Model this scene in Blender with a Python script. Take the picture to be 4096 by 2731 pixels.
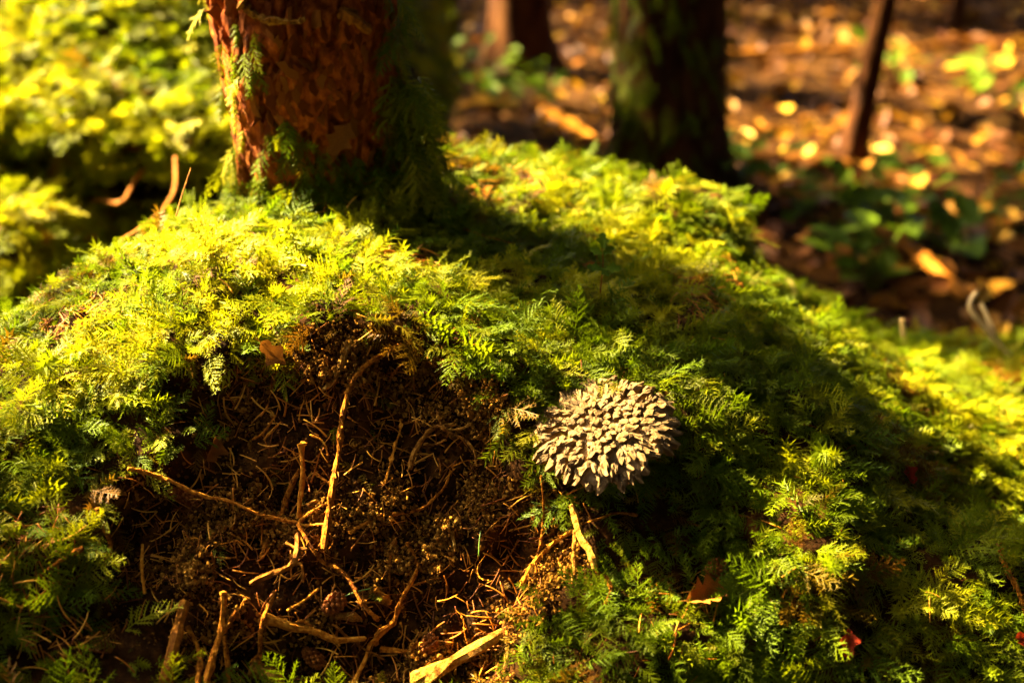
import bpy, math, random
import numpy as np
from mathutils import Vector, Matrix, Euler
from mathutils.bvhtree import BVHTree

random.seed(7); RNG = np.random.default_rng(7)
scene = bpy.context.scene
for o in list(bpy.data.objects): bpy.data.objects.remove(o)

# ------------------------------------------------------------------ camera
W, H, F = 1024.0, 682.0, 1407.0
PITCH = math.radians(22.0)
CAMZ = 0.75
cam_d = bpy.data.cameras.new('camera'); cam = bpy.data.objects.new('camera', cam_d)
scene.collection.objects.link(cam); scene.camera = cam
cam.location = (0, 0, CAMZ); cam.rotation_euler = (math.radians(90) - PITCH, 0, 0)
cam_d.sensor_width = 36.0; cam_d.lens = 36.0 * F / W
cam_d.clip_start = 0.02; cam_d.clip_end = 500
cam_d.dof.use_dof = True; cam_d.dof.focus_distance = 0.955
cam_d.dof.aperture_fstop = 4.3; cam_d.dof.aperture_blades = 0

# ------------------------------------------------------------------ light
SUN_EL = math.radians(38.0)
SUN_AZ_VEC = Vector((-0.88, 0.47, 0)).normalized()
TO_SUN = Vector((SUN_AZ_VEC.x * math.cos(SUN_EL), SUN_AZ_VEC.y * math.cos(SUN_EL), math.sin(SUN_EL)))
world = bpy.data.worlds.new('World'); scene.world = world; world.use_nodes = True
wn = world.node_tree.nodes; wl = world.node_tree.links; wn.clear()
sky = wn.new('ShaderNodeTexSky'); sky.sky_type = 'NISHITA'; sky.sun_disc = False
sky.sun_elevation = SUN_EL
sky.sun_rotation = math.atan2(TO_SUN.x, TO_SUN.y)
sky.dust_density = 6.0; sky.air_density = 0.3; sky.ozone_density = 0.1
bg = wn.new('ShaderNodeBackground'); bg.inputs['Strength'].default_value = 0.05
wo = wn.new('ShaderNodeOutputWorld')
wl.new(sky.outputs[0], bg.inputs[0]); wl.new(bg.outputs[0], wo.inputs[0])
sun_d = bpy.data.lights.new('sun', 'SUN'); sun_d.energy = 5.0; sun_d.angle = math.radians(0.5)
sun_d.color = (1.0, 0.76, 0.40)
sun = bpy.data.objects.new('sun', sun_d); scene.collection.objects.link(sun)
sun.rotation_euler = (-TO_SUN).to_track_quat('-Z', 'Y').to_euler()
sun.location = (-4, 3, 6)

scene.view_settings.view_transform = 'Standard'; scene.view_settings.look = 'None'
scene.view_settings.exposure = 4.85; scene.view_settings.gamma = 1.0
scene.view_settings.use_curve_mapping = False
scene.render.engine = 'CYCLES'
scene.cycles.use_denoising = True
scene.cycles.max_bounces = 6; scene.cycles.diffuse_bounces = 4; scene.cycles.transmission_bounces = 4
scene.cycles.transparent_max_bounces = 4
scene.cycles.sample_clamp_indirect = 6.0

# ------------------------------------------------------------------ helpers
ORIG = Vector((0, 0, CAMZ))
CP, SP = math.cos(PITCH), math.sin(PITCH)
def ray(u, v):
    a = (u - W / 2) / F; b = -(v - H / 2) / F
    return Vector((a, CP + b * SP, -SP + b * CP))
def at(u, v, d):                       # point at forward depth d behind image point (u, v)
    return ORIG + ray(u, v) * d
def project(p):                        # (N,3) -> u, v, depth
    q = np.asarray(p, float) - np.array([0, 0, CAMZ])
    d = q[..., 1] * CP - q[..., 2] * SP
    y = q[..., 1] * SP + q[..., 2] * CP
    return W / 2 + F * q[..., 0] / d, H / 2 - F * y / d, d

def hash3(i, j, k, seed):
    h = (i * 374761393 + j * 668265263 + k * 2147483647 + seed * 974634777) & 0xffffffff
    h = ((h ^ (h >> 13)) * 1274126177) & 0xffffffff
    h = h ^ (h >> 16)
    return (h & 0xffff) / 65535.0
def vnoise(p, seed=0):
    p = np.asarray(p, float); i = np.floor(p).astype(np.int64); f = p - i
    f = f * f * (3 - 2 * f); r = 0
    for a in (0, 1):
        for b in (0, 1):
            for c in (0, 1):
                w = (f[..., 0] if a else 1 - f[..., 0]) * (f[..., 1] if b else 1 - f[..., 1]) * (f[..., 2] if c else 1 - f[..., 2])
                r = r + w * hash3(i[..., 0] + a, i[..., 1] + b, i[..., 2] + c, seed)
    return r * 2 - 1
def fbm(p, oct=4, seed=0):
    p = np.asarray(p, float); r = 0; a = 1.0; t = 0
    for o in range(oct):
        r = r + a * vnoise(p * (2 ** o), seed + o * 17); t += a; a *= 0.5
    return r / t
def in_poly(u, v, poly):
    u = np.asarray(u); v = np.asarray(v); inside = np.zeros(u.shape, bool); n = len(poly)
    for i in range(n):
        x1, y1 = poly[i]; x2, y2 = poly[(i + 1) % n]
        c = ((y1 > v) != (y2 > v)) & (u < (x2 - x1) * (v - y1) / (y2 - y1 + 1e-9) + x1)
        inside ^= c
    return inside

COL = scene.collection
def new_mesh(name, verts, faces, mat=None, smooth=False):
    me = bpy.data.meshes.new(name)
    if isinstance(verts, np.ndarray): verts = verts.tolist()
    if isinstance(faces, np.ndarray): faces = faces.tolist()
    me.from_pydata(verts, [], faces)
    if mat: me.materials.append(mat)
    if smooth: me.shade_smooth()
    me.update()
    return me
def obj(name, me, parent=None, link=True):
    o = bpy.data.objects.new(name, me)
    if link: COL.objects.link(o)
    if parent is not None: o.parent = parent
    return o
def tag(o, label=None, cat=None, group=None, kind=None):
    if label: o['label'] = label
    if cat: o['category'] = cat
    if group: o['group'] = group
    if kind: o['kind'] = kind
    return o
def thing(name, loc, label, cat, group=None):
    o = bpy.data.objects.new(name, None); COL.objects.link(o); o.location = loc
    o.empty_display_size = 0.02
    return tag(o, label, cat, group)
def place_mesh(name, verts, faces, mat, parent=None, origin=None, smooth=False):
    """mesh given in world coordinates; its origin is moved to the thing's base"""
    v = np.asarray(verts, float)
    if parent is not None and origin is None: origin = parent.location
    if origin is None: origin = v.mean(0)
    v = v - np.array(origin)
    o = obj(name, new_mesh(name, v, faces, mat, smooth), parent)
    if parent is None: o.location = origin
    return o

# ------------------------------------------------------------------ materials
def mat_base(name):
    m = bpy.data.materials.new(name); m.use_nodes = True
    n = m.node_tree.nodes; l = m.node_tree.links; n.clear()
    out = n.new('ShaderNodeOutputMaterial'); p = n.new('ShaderNodeBsdfPrincipled')
    l.new(p.outputs[0], out.inputs[0])
    return m, n, l, p, out
def ramp(n, stops):
    r = n.new('ShaderNodeValToRGB'); e = r.color_ramp.elements
    while len(e) > 1: e.remove(e[0])
    e[0].position = stops[0][0]; e[0].color = (*stops[0][1], 1)
    for pos, c in stops[1:]:
        x = e.new(pos); x.color = (*c, 1)
    return r
def noisy(name, stops, scale=60, rough=0.75, bump=0.4, bdist=0.002, detail=6, stretch=None, spec=0.3, coord='Object', rand=0.0, trans=0.0):
    m, n, l, p, out = mat_base(name)
    tc = n.new('ShaderNodeTexCoord'); mp = n.new('ShaderNodeMapping')
    l.new(tc.outputs[coord], mp.inputs[0])
    if stretch: mp.inputs['Scale'].default_value = stretch
    t = n.new('ShaderNodeTexNoise'); t.inputs['Scale'].default_value = scale; t.inputs['Detail'].default_value = detail
    t.inputs['Roughness'].default_value = 0.65
    l.new(mp.outputs[0], t.inputs['Vector'])
    r = ramp(n, stops)
    fac = t.outputs[0]
    if rand:
        oi = n.new('ShaderNodeObjectInfo'); ma = n.new('ShaderNodeMath'); ma.operation = 'MULTIPLY_ADD'
        ma.inputs[1].default_value = rand; l.new(oi.outputs['Random'], ma.inputs[0])
        mb = n.new('ShaderNodeMath'); mb.operation = 'SUBTRACT'; mb.inputs[1].default_value = rand / 2
        l.new(t.outputs[0], ma.inputs[2]); l.new(ma.outputs[0], mb.inputs[0]); fac = mb.outputs[0]
    l.new(fac, r.inputs[0]); l.new(r.outputs[0], p.inputs['Base Color'])
    p.inputs['Roughness'].default_value = rough
    p.inputs['Specular IOR Level'].default_value = spec
    if bump:
        b = n.new('ShaderNodeBump'); b.inputs['Strength'].default_value = bump; b.inputs['Distance'].default_value = bdist
        l.new(t.outputs[0], b.inputs['Height']); l.new(b.outputs[0], p.inputs['Normal'])
    if trans:
        tr = n.new('ShaderNodeBsdfTranslucent'); mx = n.new('ShaderNodeMixShader'); mx.inputs[0].default_value = trans
        l.new(r.outputs[0], tr.inputs[0]); l.new(p.outputs[0], mx.inputs[1]); l.new(tr.outputs[0], mx.inputs[2])
        l.new(mx.outputs[0], out.inputs[0])
    return m
def instanced(name, stops, rough=0.45, spec=0.4, trans=0.35, attr='tint'):
    m, n, l, p, out = mat_base(name)
    a = n.new('ShaderNodeAttribute'); a.attribute_type = 'INSTANCER'; a.attribute_name = attr
    r = ramp(n, stops); l.new(a.outputs['Fac'], r.inputs[0])
    l.new(r.outputs[0], p.inputs['Base Color'])
    p.inputs['Roughness'].default_value = rough; p.inputs['Specular IOR Level'].default_value = spec
    if trans:
        tr = n.new('ShaderNodeBsdfTranslucent'); mx = n.new('ShaderNodeMixShader'); mx.inputs[0].default_value = trans
        l.new(r.outputs[0], tr.inputs[0]); l.new(p.outputs[0], mx.inputs[1]); l.new(tr.outputs[0], mx.inputs[2])
        l.new(mx.outputs[0], out.inputs[0])
    return m

M = {}
M['moss'] = instanced('moss_frond', [(0.0, (0.10, 0.040, 0.002)), (0.10, (0.13, 0.080, 0.002)), (0.18, (0.075, 0.085, 0.0015)),
                                     (0.45, (0.076, 0.120, 0.0012)), (0.75, (0.185, 0.19, 0.0014)), (1.0, (0.32, 0.285, 0.005))], rough=0.5, spec=0.06, trans=0.42)
M['mound'] = noisy('mound_soil', [(0.25, (0.004, 0.0015, 0.0002)), (0.5, (0.018, 0.0068, 0.0007)), (0.75, (0.09, 0.034, 0.004))], 45, 0.95, 0.9, 0.004, spec=0.04)
M['crumb'] = instanced('soil_crumb', [(0, (0.006, 0.0024, 0.0003)), (0.4, (0.045, 0.018, 0.0018)), (0.7, (0.15, 0.066, 0.006)), (1, (0.28, 0.135, 0.014))], 0.95, 0.03, 0)
M['floor'] = noisy('leaf_mould', [(0.3, (0.005, 0.0018, 0.0002)), (0.5, (0.018, 0.0065, 0.0005)), (0.7, (0.05, 0.021, 0.0018))], 14, 0.95, 0.8, 0.01, spec=0.03)
M['twig'] = noisy('twig_bark', [(0.3, (0.06, 0.016, 0.001)), (0.45, (0.22, 0.072, 0.003)), (0.58, (0.38, 0.15, 0.008)), (0.75, (0.55, 0.28, 0.025))], 300, 0.8, 1.0, 0.002, rand=0.2, spec=0.04)
M['pale_twig'] = noisy('pale_wood', [(0.3, (0.05, 0.016, 0.0015)), (0.45, (0.17, 0.070, 0.006)), (0.58, (0.28, 0.135, 0.014)), (0.75, (0.46, 0.28, 0.045))], 260, 0.8, 1.0, 0.003, rand=0.2, spec=0.04)
M['dark_twig'] = noisy('dark_twig', [(0.25, (0.04, 0.012, 0.0008)), (0.5, (0.15, 0.052, 0.003)), (0.75, (0.30, 0.125, 0.009))], 200, 0.75, 0.7, 0.0012, spec=0.05)
M['needle'] = noisy('dry_needle', [(0.2, (0.14, 0.036, 0.0015)), (0.5, (0.36, 0.125, 0.006)), (0.8, (0.58, 0.29, 0.025))], 40, 0.5, 0.0, spec=0.08, rand=0.8)
M['needle_i'] = instanced('needle_litter', [(0, (0.06, 0.014, 0.0008)), (0.6, (0.28, 0.092, 0.004)), (1, (0.55, 0.26, 0.02))], 0.5, 0.08, 0)
M['green_needle'] = noisy('green_needle', [(0.2, (0.05, 0.12, 0.01)), (0.8, (0.12, 0.20, 0.015))], 40, 0.4, 0.0)
M['leaf'] = noisy('dry_leaf', [(0.2, (0.05, 0.013, 0.001)), (0.5, (0.16, 0.058, 0.004)), (0.8, (0.36, 0.20, 0.018))], 12, 0.6, 0.3, 0.001, rand=0.8, trans=0.2, spec=0.08)
M['brown_leaf'] = noisy('brown_leaf', [(0.2, (0.07, 0.018, 0.0015)), (0.5, (0.20, 0.07, 0.006)), (0.8, (0.36, 0.15, 0.016))], 45, 0.7, 0.6, 0.002, trans=0.15, spec=0.08)
M['leaf_i'] = instanced('leaf_litter', [(0, (0.03, 0.006, 0.0006)), (0.5, (0.085, 0.030, 0.0015)), (0.8, (0.24, 0.115, 0.006)), (1, (0.44, 0.27, 0.02))], 0.6, 0.1, 0.2)
M['green_leaf'] = noisy('green_leaf', [(0.2, (0.028, 0.055, 0.002)), (0.8, (0.075, 0.12, 0.003))], 20, 0.6, 0.0, rand=0.5, trans=0.3, spec=0.06)
M['red_leaf'] = noisy('red_leaf', [(0.2, (0.14, 0.010, 0.002)), (0.8, (0.36, 0.035, 0.005))], 60, 0.6, 0.4, 0.001, trans=0.2, spec=0.1)
M['bark'] = noisy('spruce_bark', [(0.25, (0.03, 0.006, 0.0007)), (0.45, (0.16, 0.032, 0.002)), (0.6, (0.29, 0.070, 0.004)), (0.8, (0.42, 0.16, 0.013))], 130, 0.85, 1.0, 0.004, stretch=(1, 1, 0.7), spec=0.06)
M['flake'] = noisy('bark_flake', [(0.2, (0.09, 0.018, 0.0015)), (0.5, (0.26, 0.060, 0.004)), (0.8, (0.46, 0.18, 0.016))], 170, 0.85, 1.0, 0.004, rand=0.4, spec=0.05)
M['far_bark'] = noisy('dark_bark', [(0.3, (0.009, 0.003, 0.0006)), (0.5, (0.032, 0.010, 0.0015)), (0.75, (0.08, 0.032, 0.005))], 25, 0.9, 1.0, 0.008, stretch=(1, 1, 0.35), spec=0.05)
M['spray'] = noisy('spruce_needles', [(0.3, (0.015, 0.03, 0.006)), (0.7, (0.04, 0.065, 0.010))], 30, 0.6, 0.0)
M['cap'] = noisy('cap_flesh', [(0.25, (0.14, 0.08, 0.025)), (0.5, (0.28, 0.18, 0.065)), (0.75, (0.42, 0.31, 0.13))], 350, 0.75, 0.5, 0.001, spec=0.15)
M['pore'] = noisy('cap_pores', [(0.3, (0.30, 0.20, 0.07)), (0.7, (0.52, 0.40, 0.16))], 900, 0.8, 0.6, 0.001)
M['stem'] = noisy('mushroom_stem', [(0.3, (0.10, 0.06, 0.025)), (0.7, (0.26, 0.17, 0.08))], 300, 0.8, 0.6, 0.001)
M['cone'] = noisy('small_cone', [(0.3, (0.07, 0.016, 0.001)), (0.7, (0.26, 0.085, 0.007))], 300, 0.7, 0.4, 0.001, spec=0.1)
M['straw'] = noisy('dry_straw', [(0.3, (0.42, 0.27, 0.09)), (0.7, (0.62, 0.45, 0.18))], 60, 0.5, 0.0)
def scale_material():
    m, n, l, p, out = mat_base('cap_scale')
    tc = n.new('ShaderNodeTexCoord'); sx = n.new('ShaderNodeSeparateXYZ'); l.new(tc.outputs['Generated'], sx.inputs[0])
    mp = n.new('ShaderNodeMapping'); mp.inputs['Scale'].default_value = (5, 1.3, 2.0); l.new(tc.outputs['Generated'], mp.inputs[0])
    oi = n.new('ShaderNodeObjectInfo'); l.new(oi.outputs['Random'], mp.inputs['Location'])
    t = n.new('ShaderNodeTexNoise'); t.inputs['Scale'].default_value = 2.2; t.inputs['Detail'].default_value = 5; l.new(mp.outputs[0], t.inputs['Vector'])
    a = n.new('ShaderNodeMath'); a.operation = 'MULTIPLY_ADD'; a.inputs[1].default_value = 0.7; l.new(t.outputs[0], a.inputs[0]); l.new(sx.outputs[2], a.inputs[2])
    b = n.new('ShaderNodeMath'); b.operation = 'MULTIPLY_ADD'; b.inputs[1].default_value = 0.45; l.new(oi.outputs['Random'], b.inputs[0]); l.new(a.outputs[0], b.inputs[2])
    c = n.new('ShaderNodeMath'); c.operation = 'SUBTRACT'; c.inputs[1].default_value = 0.5; l.new(b.outputs[0], c.inputs[0])
    r = ramp(n, [(0.0, (0.34, 0.21, 0.055)), (0.25, (0.17, 0.098, 0.022)), (0.5, (0.105, 0.060, 0.014)), (0.75, (0.058, 0.035, 0.010)), (1.0, (0.125, 0.074, 0.019))])
    l.new(c.outputs[0], r.inputs[0]); l.new(r.outputs[0], p.inputs['Base Color'])
    bu = n.new('ShaderNodeBump'); bu.inputs['Strength'].default_value = 0.7; bu.inputs['Distance'].default_value = 0.001
    l.new(t.outputs[0], bu.inputs['Height']); l.new(bu.outputs[0], p.inputs['Normal'])
    p.inputs['Roughness'].default_value = 0.8; p.inputs['Specular IOR Level'].default_value = 0.2
    return m
M['scale'] = scale_material()

# ------------------------------------------------------------------ geometry makers
def catmull(P, n):
    P = [np.array(p, float) for p in P]
    if len(P) == 2: P = [P[0], (P[0] + P[1]) / 2, P[1]]
    Q = [2 * P[0] - P[1]] + P + [2 * P[-1] - P[-2]]
    out = []; segs = len(P) - 1
    for i in range(n + 1):
        s = i / n * segs; k = min(int(s), segs - 1); t = s - k
        a, b, c, d = Q[k], Q[k + 1], Q[k + 2], Q[k + 3]
        out.append(0.5 * ((2 * b) + (-a + c) * t + (2 * a - 5 * b + 4 * c - d) * t * t + (-a + 3 * b - 3 * c + d) * t ** 3))
    return np.array(out)
def tube(P, r0, r1, n=None, sides=7, knob=0.15, seed=0, bend=0.0, closed=True):
    L = sum(np.linalg.norm(np.array(P[i + 1]) - np.array(P[i])) for i in range(len(P) - 1))
    if n is None: n = max(6, min(40, int(L / (2.2 * max(r0, r1)))))
    C = catmull(P, n); rg = np.random.default_rng(seed)
    if bend: C = C + (fbm(C * 60 + seed * 7.3, 2, seed)[:, None] * rg.normal(size=3)) * bend
    T = np.gradient(C, axis=0); T /= np.linalg.norm(T, axis=1)[:, None] + 1e-12
    up = np.array([0.3, -0.5, 0.8]); V = []; 
    s = np.linspace(0, 1, n + 1)
    R = (r0 + (r1 - r0) * s) * (1 + knob * rg.normal(size=n + 1).clip(-1.5, 2))
    for i in range(n + 1):
        x = np.cross(T[i], up); x /= np.linalg.norm(x) + 1e-9; y = np.cross(x, T[i])
        for k in range(sides):
            a = 2 * math.pi * k / sides
            rr = R[i] * (1 + knob * 0.8 * rg.normal())
            V.append(C[i] + rr * (math.cos(a) * x + math.sin(a) * y))
    Fs = []
    for i in range(n):
        for k in range(sides):
            a = i * sides + k; b = i * sides + (k + 1) % sides
            Fs.append((a, b, b + sides, a + sides))
    if closed:
        V.append(C[0] - T[0] * R[0] * 0.4); V.append(C[-1] + T[-1] * R[-1] * 0.8)
        a0 = len(V) - 2
        for k in range(sides):
            Fs.append(((k + 1) % sides, k, a0)); Fs.append((n * sides + k, n * sides + (k + 1) % sides, a0 + 1))
    return np.array(V), Fs
def merge(parts):
    V = []; Fs = []; o = 0
    for v, f in parts:
        V.append(np.asarray(v)); Fs += [tuple(i + o for i in q) for q in f]; o += len(v)
    return np.concatenate(V), Fs

def frond_mesh(seed, L=1.0, pairs=12, width=0.42, droop=0.25, lets=5):
    """feathery twice-divided moss frond along +Y, unit length"""
    rg = np.random.default_rng(seed); V = []; Fs = []
    def pz(y): return -droop * y * y + 0.12 * y
    def tri(a, b, c):
        k = len(V); V.extend([a, b, c]); Fs.append((k, k + 1, k + 2))
    def quad(a, b, c, d):
        k = len(V); V.extend([a, b, c, d]); Fs.append((k, k + 1, k + 2, k + 3))
    curve = rg.normal() * 0.13
    def stem(t): return np.array([curve * t * t, t, pz(t)])
    prev = stem(0)
    for i in range(1, 7):
        c = stem(i / 6); w = 0.015 * (1 - 0.7 * i / 6); quad(prev + [-w, 0, 0], prev + [w, 0, 0], c + [w, 0, 0], c + [-w, 0, 0]); prev = c
    for i in range(pairs):
        t = 0.10 + 0.88 * i / (pairs - 1)
        prof = (min(1, (t + 0.2) / 0.45)) * (1 - max(0, (t - 0.3) / 0.75)) ** 0.8
        for sgn in (-1, 1):
            if rg.uniform() < 0.06: continue
            bl = width * prof * rg.uniform(0.65, 1.2) + 0.04
            ang = math.radians(rg.uniform(46, 70) - 20 * t)
            o = stem(t + rg.uniform(-0.03, 0.03))
            d = np.array([sgn * math.sin(ang), math.cos(ang), rg.uniform(-0.3, 0.2)])
            perp = np.array([-d[1], d[0], 0]); w = 0.017
            mid = o + d * bl * .55 + np.array([0, 0, -0.06 * bl]); e = o + d * bl + np.array([0, 0.08 * bl, -0.25 * bl])
            quad(o - perp * w * .6, o + perp * w * .6, mid + perp * w, mid - perp * w)
            tri(mid - perp * w, mid + perp * w, e)
            nn = max(1, int(lets * bl / width + .5))
            for j in range(nn):
                s = (j + 0.8) / (nn + .6); q = o + d * bl * s + np.array([0, 0, -0.2 * bl * s * s])
                ll = (0.085 * (1 - 0.5 * s) + 0.02) * rg.uniform(.7, 1.3)
                for s2 in (-1, 1):
                    dd = d * 0.8 + perp * s2 * 0.7 + np.array([0, 0, rg.uniform(-0.2, 0.45)])
                    tri(q - d * .012, q + d * .012, q + dd * ll)
    v = np.array(V) * L
    return new_mesh('frond', v, Fs, M['moss'])
def star_mesh(seed):
    """upright little shoot with pointed leaves all round (shaggy tips)"""
    rg = np.random.default_rng(seed); V = []; Fs = []
    for i in range(46):
        t = i / 46; a = i * 2.4; ll = 0.26 * (1 - 0.5 * t)
        o = np.array([0.03 * math.cos(a), 0.03 * math.sin(a) , t * 0.9])
        o = np.array([o[0], t * 0.9, o[1]])
        d = np.array([math.cos(a), 0.75, math.sin(a)]) * ll
        s = np.cross(d, [0, 1, 0]); s = s / np.linalg.norm(s) * 0.028
        k = len(V); V += [o - s, o + s, o + d * rg.uniform(0.8, 1.2)]; Fs.append((k, k + 1, k + 2))
    return new_mesh('shoot', np.array(V), Fs, M['moss'])

def scatter(name, pts, rots, scl, idx, tint, sources, label, cat, parent=None, group=None, kind='stuff'):
    """one object of uncountable stuff: small meshes set out on points"""
    me = bpy.data.meshes.new(name); me.from_pydata(np.asarray(pts).tolist(), [], [])
    n = len(pts)
    a = me.attributes.new('rot', 'FLOAT_VECTOR', 'POINT'); a.data.foreach_set('vector', np.asarray(rots, np.float32).ravel())
    a = me.attributes.new('scl', 'FLOAT_VECTOR', 'POINT')
    scl = np.asarray(scl, np.float32)
    if scl.ndim == 1: scl = np.repeat(scl[:, None], 3, 1)
    a.data.foreach_set('vector', scl.ravel())
    a = me.attributes.new('idx', 'INT', 'POINT'); a.data.foreach_set('value', np.asarray(idx, np.int32))
    a = me.attributes.new('tint', 'FLOAT', 'POINT'); a.data.foreach_set('value', np.asarray(tint, np.float32))
    o = obj(name, me, parent)
    g = bpy.data.node_groups.new(name + '_nodes', 'GeometryNodeTree')
    g.interface.new_socket('Geometry', in_out='INPUT', socket_type='NodeSocketGeometry')
    g.interface.new_socket('Geometry', in_out='OUTPUT', socket_type='NodeSocketGeometry')
    N = g.nodes; Lk = g.links
    gi = N.new('NodeGroupInput'); go = N.new('NodeGroupOutput')
    iop = N.new('GeometryNodeInstanceOnPoints'); iop.inputs['Pick Instance'].default_value = True
    j = N.new('GeometryNodeJoinGeometry')
    for s in sources:
        oi = N.new('GeometryNodeObjectInfo'); oi.inputs['Object'].default_value = s; oi.inputs['As Instance'].default_value = False
        ti = N.new('GeometryNodeGeometryToInstance')
        Lk.new(oi.outputs['Geometry'], ti.inputs[0]); Lk.new(ti.outputs[0], j.inputs[0])
    def attr(nm, typ):
        x = N.new('GeometryNodeInputNamedAttribute'); x.data_type = typ; x.inputs['Name'].default_value = nm
        return x.outputs['Attribute']
    e2r = N.new('FunctionNodeEulerToRotation'); Lk.new(attr('rot', 'FLOAT_VECTOR'), e2r.inputs[0])
    Lk.new(gi.outputs[0], iop.inputs['Points']); Lk.new(j.outputs[0], iop.inputs['Instance'])
    Lk.new(attr('idx', 'INT'), iop.inputs['Instance Index']); Lk.new(e2r.outputs[0], iop.inputs['Rotation'])
    Lk.new(attr('scl', 'FLOAT_VECTOR'), iop.inputs['Scale']); Lk.new(iop.outputs[0], go.inputs[0])
    md = o.modifiers.new('scatter', 'NODES'); md.node_group = g
    tag(o, label, None if parent is not None else cat, group, kind)
    return o
def frame_euler(Y, Zn):
    """eulers of frames whose +Y runs along Y and whose +Z is nearest Zn (arrays N,3)"""
    Y = Y / (np.linalg.norm(Y, axis=1)[:, None] + 1e-9)
    X = np.cross(Y, Zn); X /= np.linalg.norm(X, axis=1)[:, None] + 1e-9
    Z = np.cross(X, Y)
    # matrix columns X Y Z -> euler XYZ
    ry = np.arcsin(np.clip(-X[:, 2], -1, 1)); rz = np.arctan2(X[:, 1], X[:, 0]); rx = np.arctan2(Y[:, 2], Z[:, 2])
    return np.stack([rx, ry, rz], 1)

SRC_FROND = [obj('frond_shape', frond_mesh(i, pairs=9 + i % 4, width=0.36 + 0.05 * (i % 3), droop=0.12 + 0.11 * (i % 4)), link=False) for i in range(6)] + \
            [obj('shoot_shape', star_mesh(50 + i), link=False) for i in range(2)]

# ------------------------------------------------------------------ the mound
ctrl = []
def row(v, items):
    for u, d in items: ctrl.append(at(u, v, d))
row(700, [(-60, .84), (100, .86), (250, .875), (400, .885), (550, .885), (700, .885), (850, .89), (1000, .91), (1120, .93)])
row(560, [(-60, .87), (100, .89), (250, .905), (400, .915), (550, .915), (700, .92), (850, .94), (1000, .97)])
row(450, [(-60, .915), (50, .925), (150, .93), (300, .935), (420, .94), (550, .945), (700, .955), (850, 1.0)])
row(375, [(0, .965), (100, .962), (200, .958), (300, .957)])
row(345, [(330, .958), (400, .968), (500, .985), (620, 1.005), (720, 1.04)])
row(330, [(0, 1.03), (60, 1.015)])
row(300, [(150, 1.0), (250, 1.0), (350, 1.0), (450, 1.03), (560, 1.06), (660, 1.1), (730, 1.17)])
row(272, [(109, 1.10)])
row(256, [(200, 1.06), (300, 1.06), (400, 1.09), (500, 1.13), (600, 1.19), (700, 1.26)])
row(246, [(165, 1.13)])
row(212, [(226, 1.15)])
row(203, [(300, 1.14), (380, 1.16), (450, 1.2), (550, 1.25), (640, 1.31)])
for u, v, d in [(435, 163, 1.30), (522, 168, 1.35), (610, 190, 1.37), (680, 208, 1.37), (718, 226, 1.37), (736, 252, 1.33), (748, 296, 1.38),
                (827, 318, 1.5), (936, 352, 1.55), (1024, 360, 1.58), (1100, 364, 1.6),
                (860, 365, 1.3), (930, 385, 1.32), (1030, 385, 1.4), (900, 430, 1.14), (1010, 450, 1.22), (950, 520, 1.04), (1030, 560, 1.06), (1120, 600, 1.05), (1120, 450, 1.25)]:
    ctrl.append(at(u, v, d))
for u, v, d in [(435, 163, 1.30), (522, 168, 1.35), (610, 190, 1.37), (690, 212, 1.37), (827, 318, 1.5), (936, 352, 1.55), (1040, 362, 1.58)]:
    p = at(u, v, d); ctrl.append(p + Vector((0, .16, -.06))); ctrl.append(Vector((p.x, p.y + .45, -.03)))
for u, v, d in [(0, 326, 1.04), (57, 298, 1.08), (109, 272, 1.12), (165, 246, 1.14)]:
    p = at(u, v, d); ctrl.append(p + Vector((-.02, .12, -.06))); ctrl.append(p + Vector((-.03, .28, -.22)))
p = at(290, 198, 1.14); ctrl.append(p + Vector((0, .18, -.02))); ctrl.append(p + Vector((-.05, .38, -.2)))
for x in (-.8, -.5, -.25, 0, .25, .5, .8):
    ctrl.append(Vector((x, .57, .05))); ctrl.append(Vector((x, .42, -.02)))
ctrl += [Vector((-.75, 1.2, .12)), Vector((-.8, .85, .22)), Vector((1.0, 1.1, .1)), Vector((1.1, 1.6, .02)), Vector((-.7, 1.5, .0)), Vector((-.2, 1.75, -.02))]
CT = np.array([list(p) for p in ctrl])
def tps_fit(P, z, lam=2e-4):
    n = len(P); D = np.linalg.norm(P[:, None] - P[None], axis=2)
    K = np.where(D > 0, D * D * np.log(D + 1e-12), 0) + lam * np.eye(n)
    A = np.zeros((n + 3, n + 3)); A[:n, :n] = K; A[:n, n] = 1; A[:n, n + 1:] = P; A[n, :n] = 1; A[n + 1:, :n] = P.T
    return np.linalg.solve(A, np.concatenate([z, np.zeros(3)]))
TPS = tps_fit(CT[:, :2], CT[:, 2])
def mound_z(x, y):
    D = np.hypot(x[:, None] - CT[None, :, 0], y[:, None] - CT[None, :, 1])
    K = np.where(D > 0, D * D * np.log(D + 1e-12), 0); n = len(CT)
    return K @ TPS[:n] + TPS[n] + TPS[n + 1] * x + TPS[n + 2] * y
SOIL = [(196, 376), (240, 362), (300, 352), (318, 335), (390, 338), (430, 350), (462, 378), (494, 398), (500, 440), (516, 478), (548, 498), (575, 520),
        (575, 560), (550, 592), (512, 615), (500, 690), (225, 690), (190, 650), (110, 605), (92, 540), (122, 492), (185, 460), (210, 432), (150, 408), (165, 385)]
xs = np.linspace(-.85, 1.1, 430); ys = np.linspace(.42, 1.95, 380)
GX, GY = np.meshgrid(xs, ys); gx, gy = GX.ravel(), GY.ravel()
gz = np.concatenate([mound_z(gx[i:i + 20000], gy[i:i + 20000]) for i in range(0, len(gx), 20000)])
P0 = np.stack([gx, gy, gz], 1)
Zg = gz.reshape(GX.shape)
dzy, dzx = np.gradient(Zg, ys, xs)
NRM = np.stack([-dzx.ravel(), -dzy.ravel(), np.ones(len(gx))], 1); NRM /= np.linalg.norm(NRM, axis=1)[:, None]
uu, vv, dd = project(P0)
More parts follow.
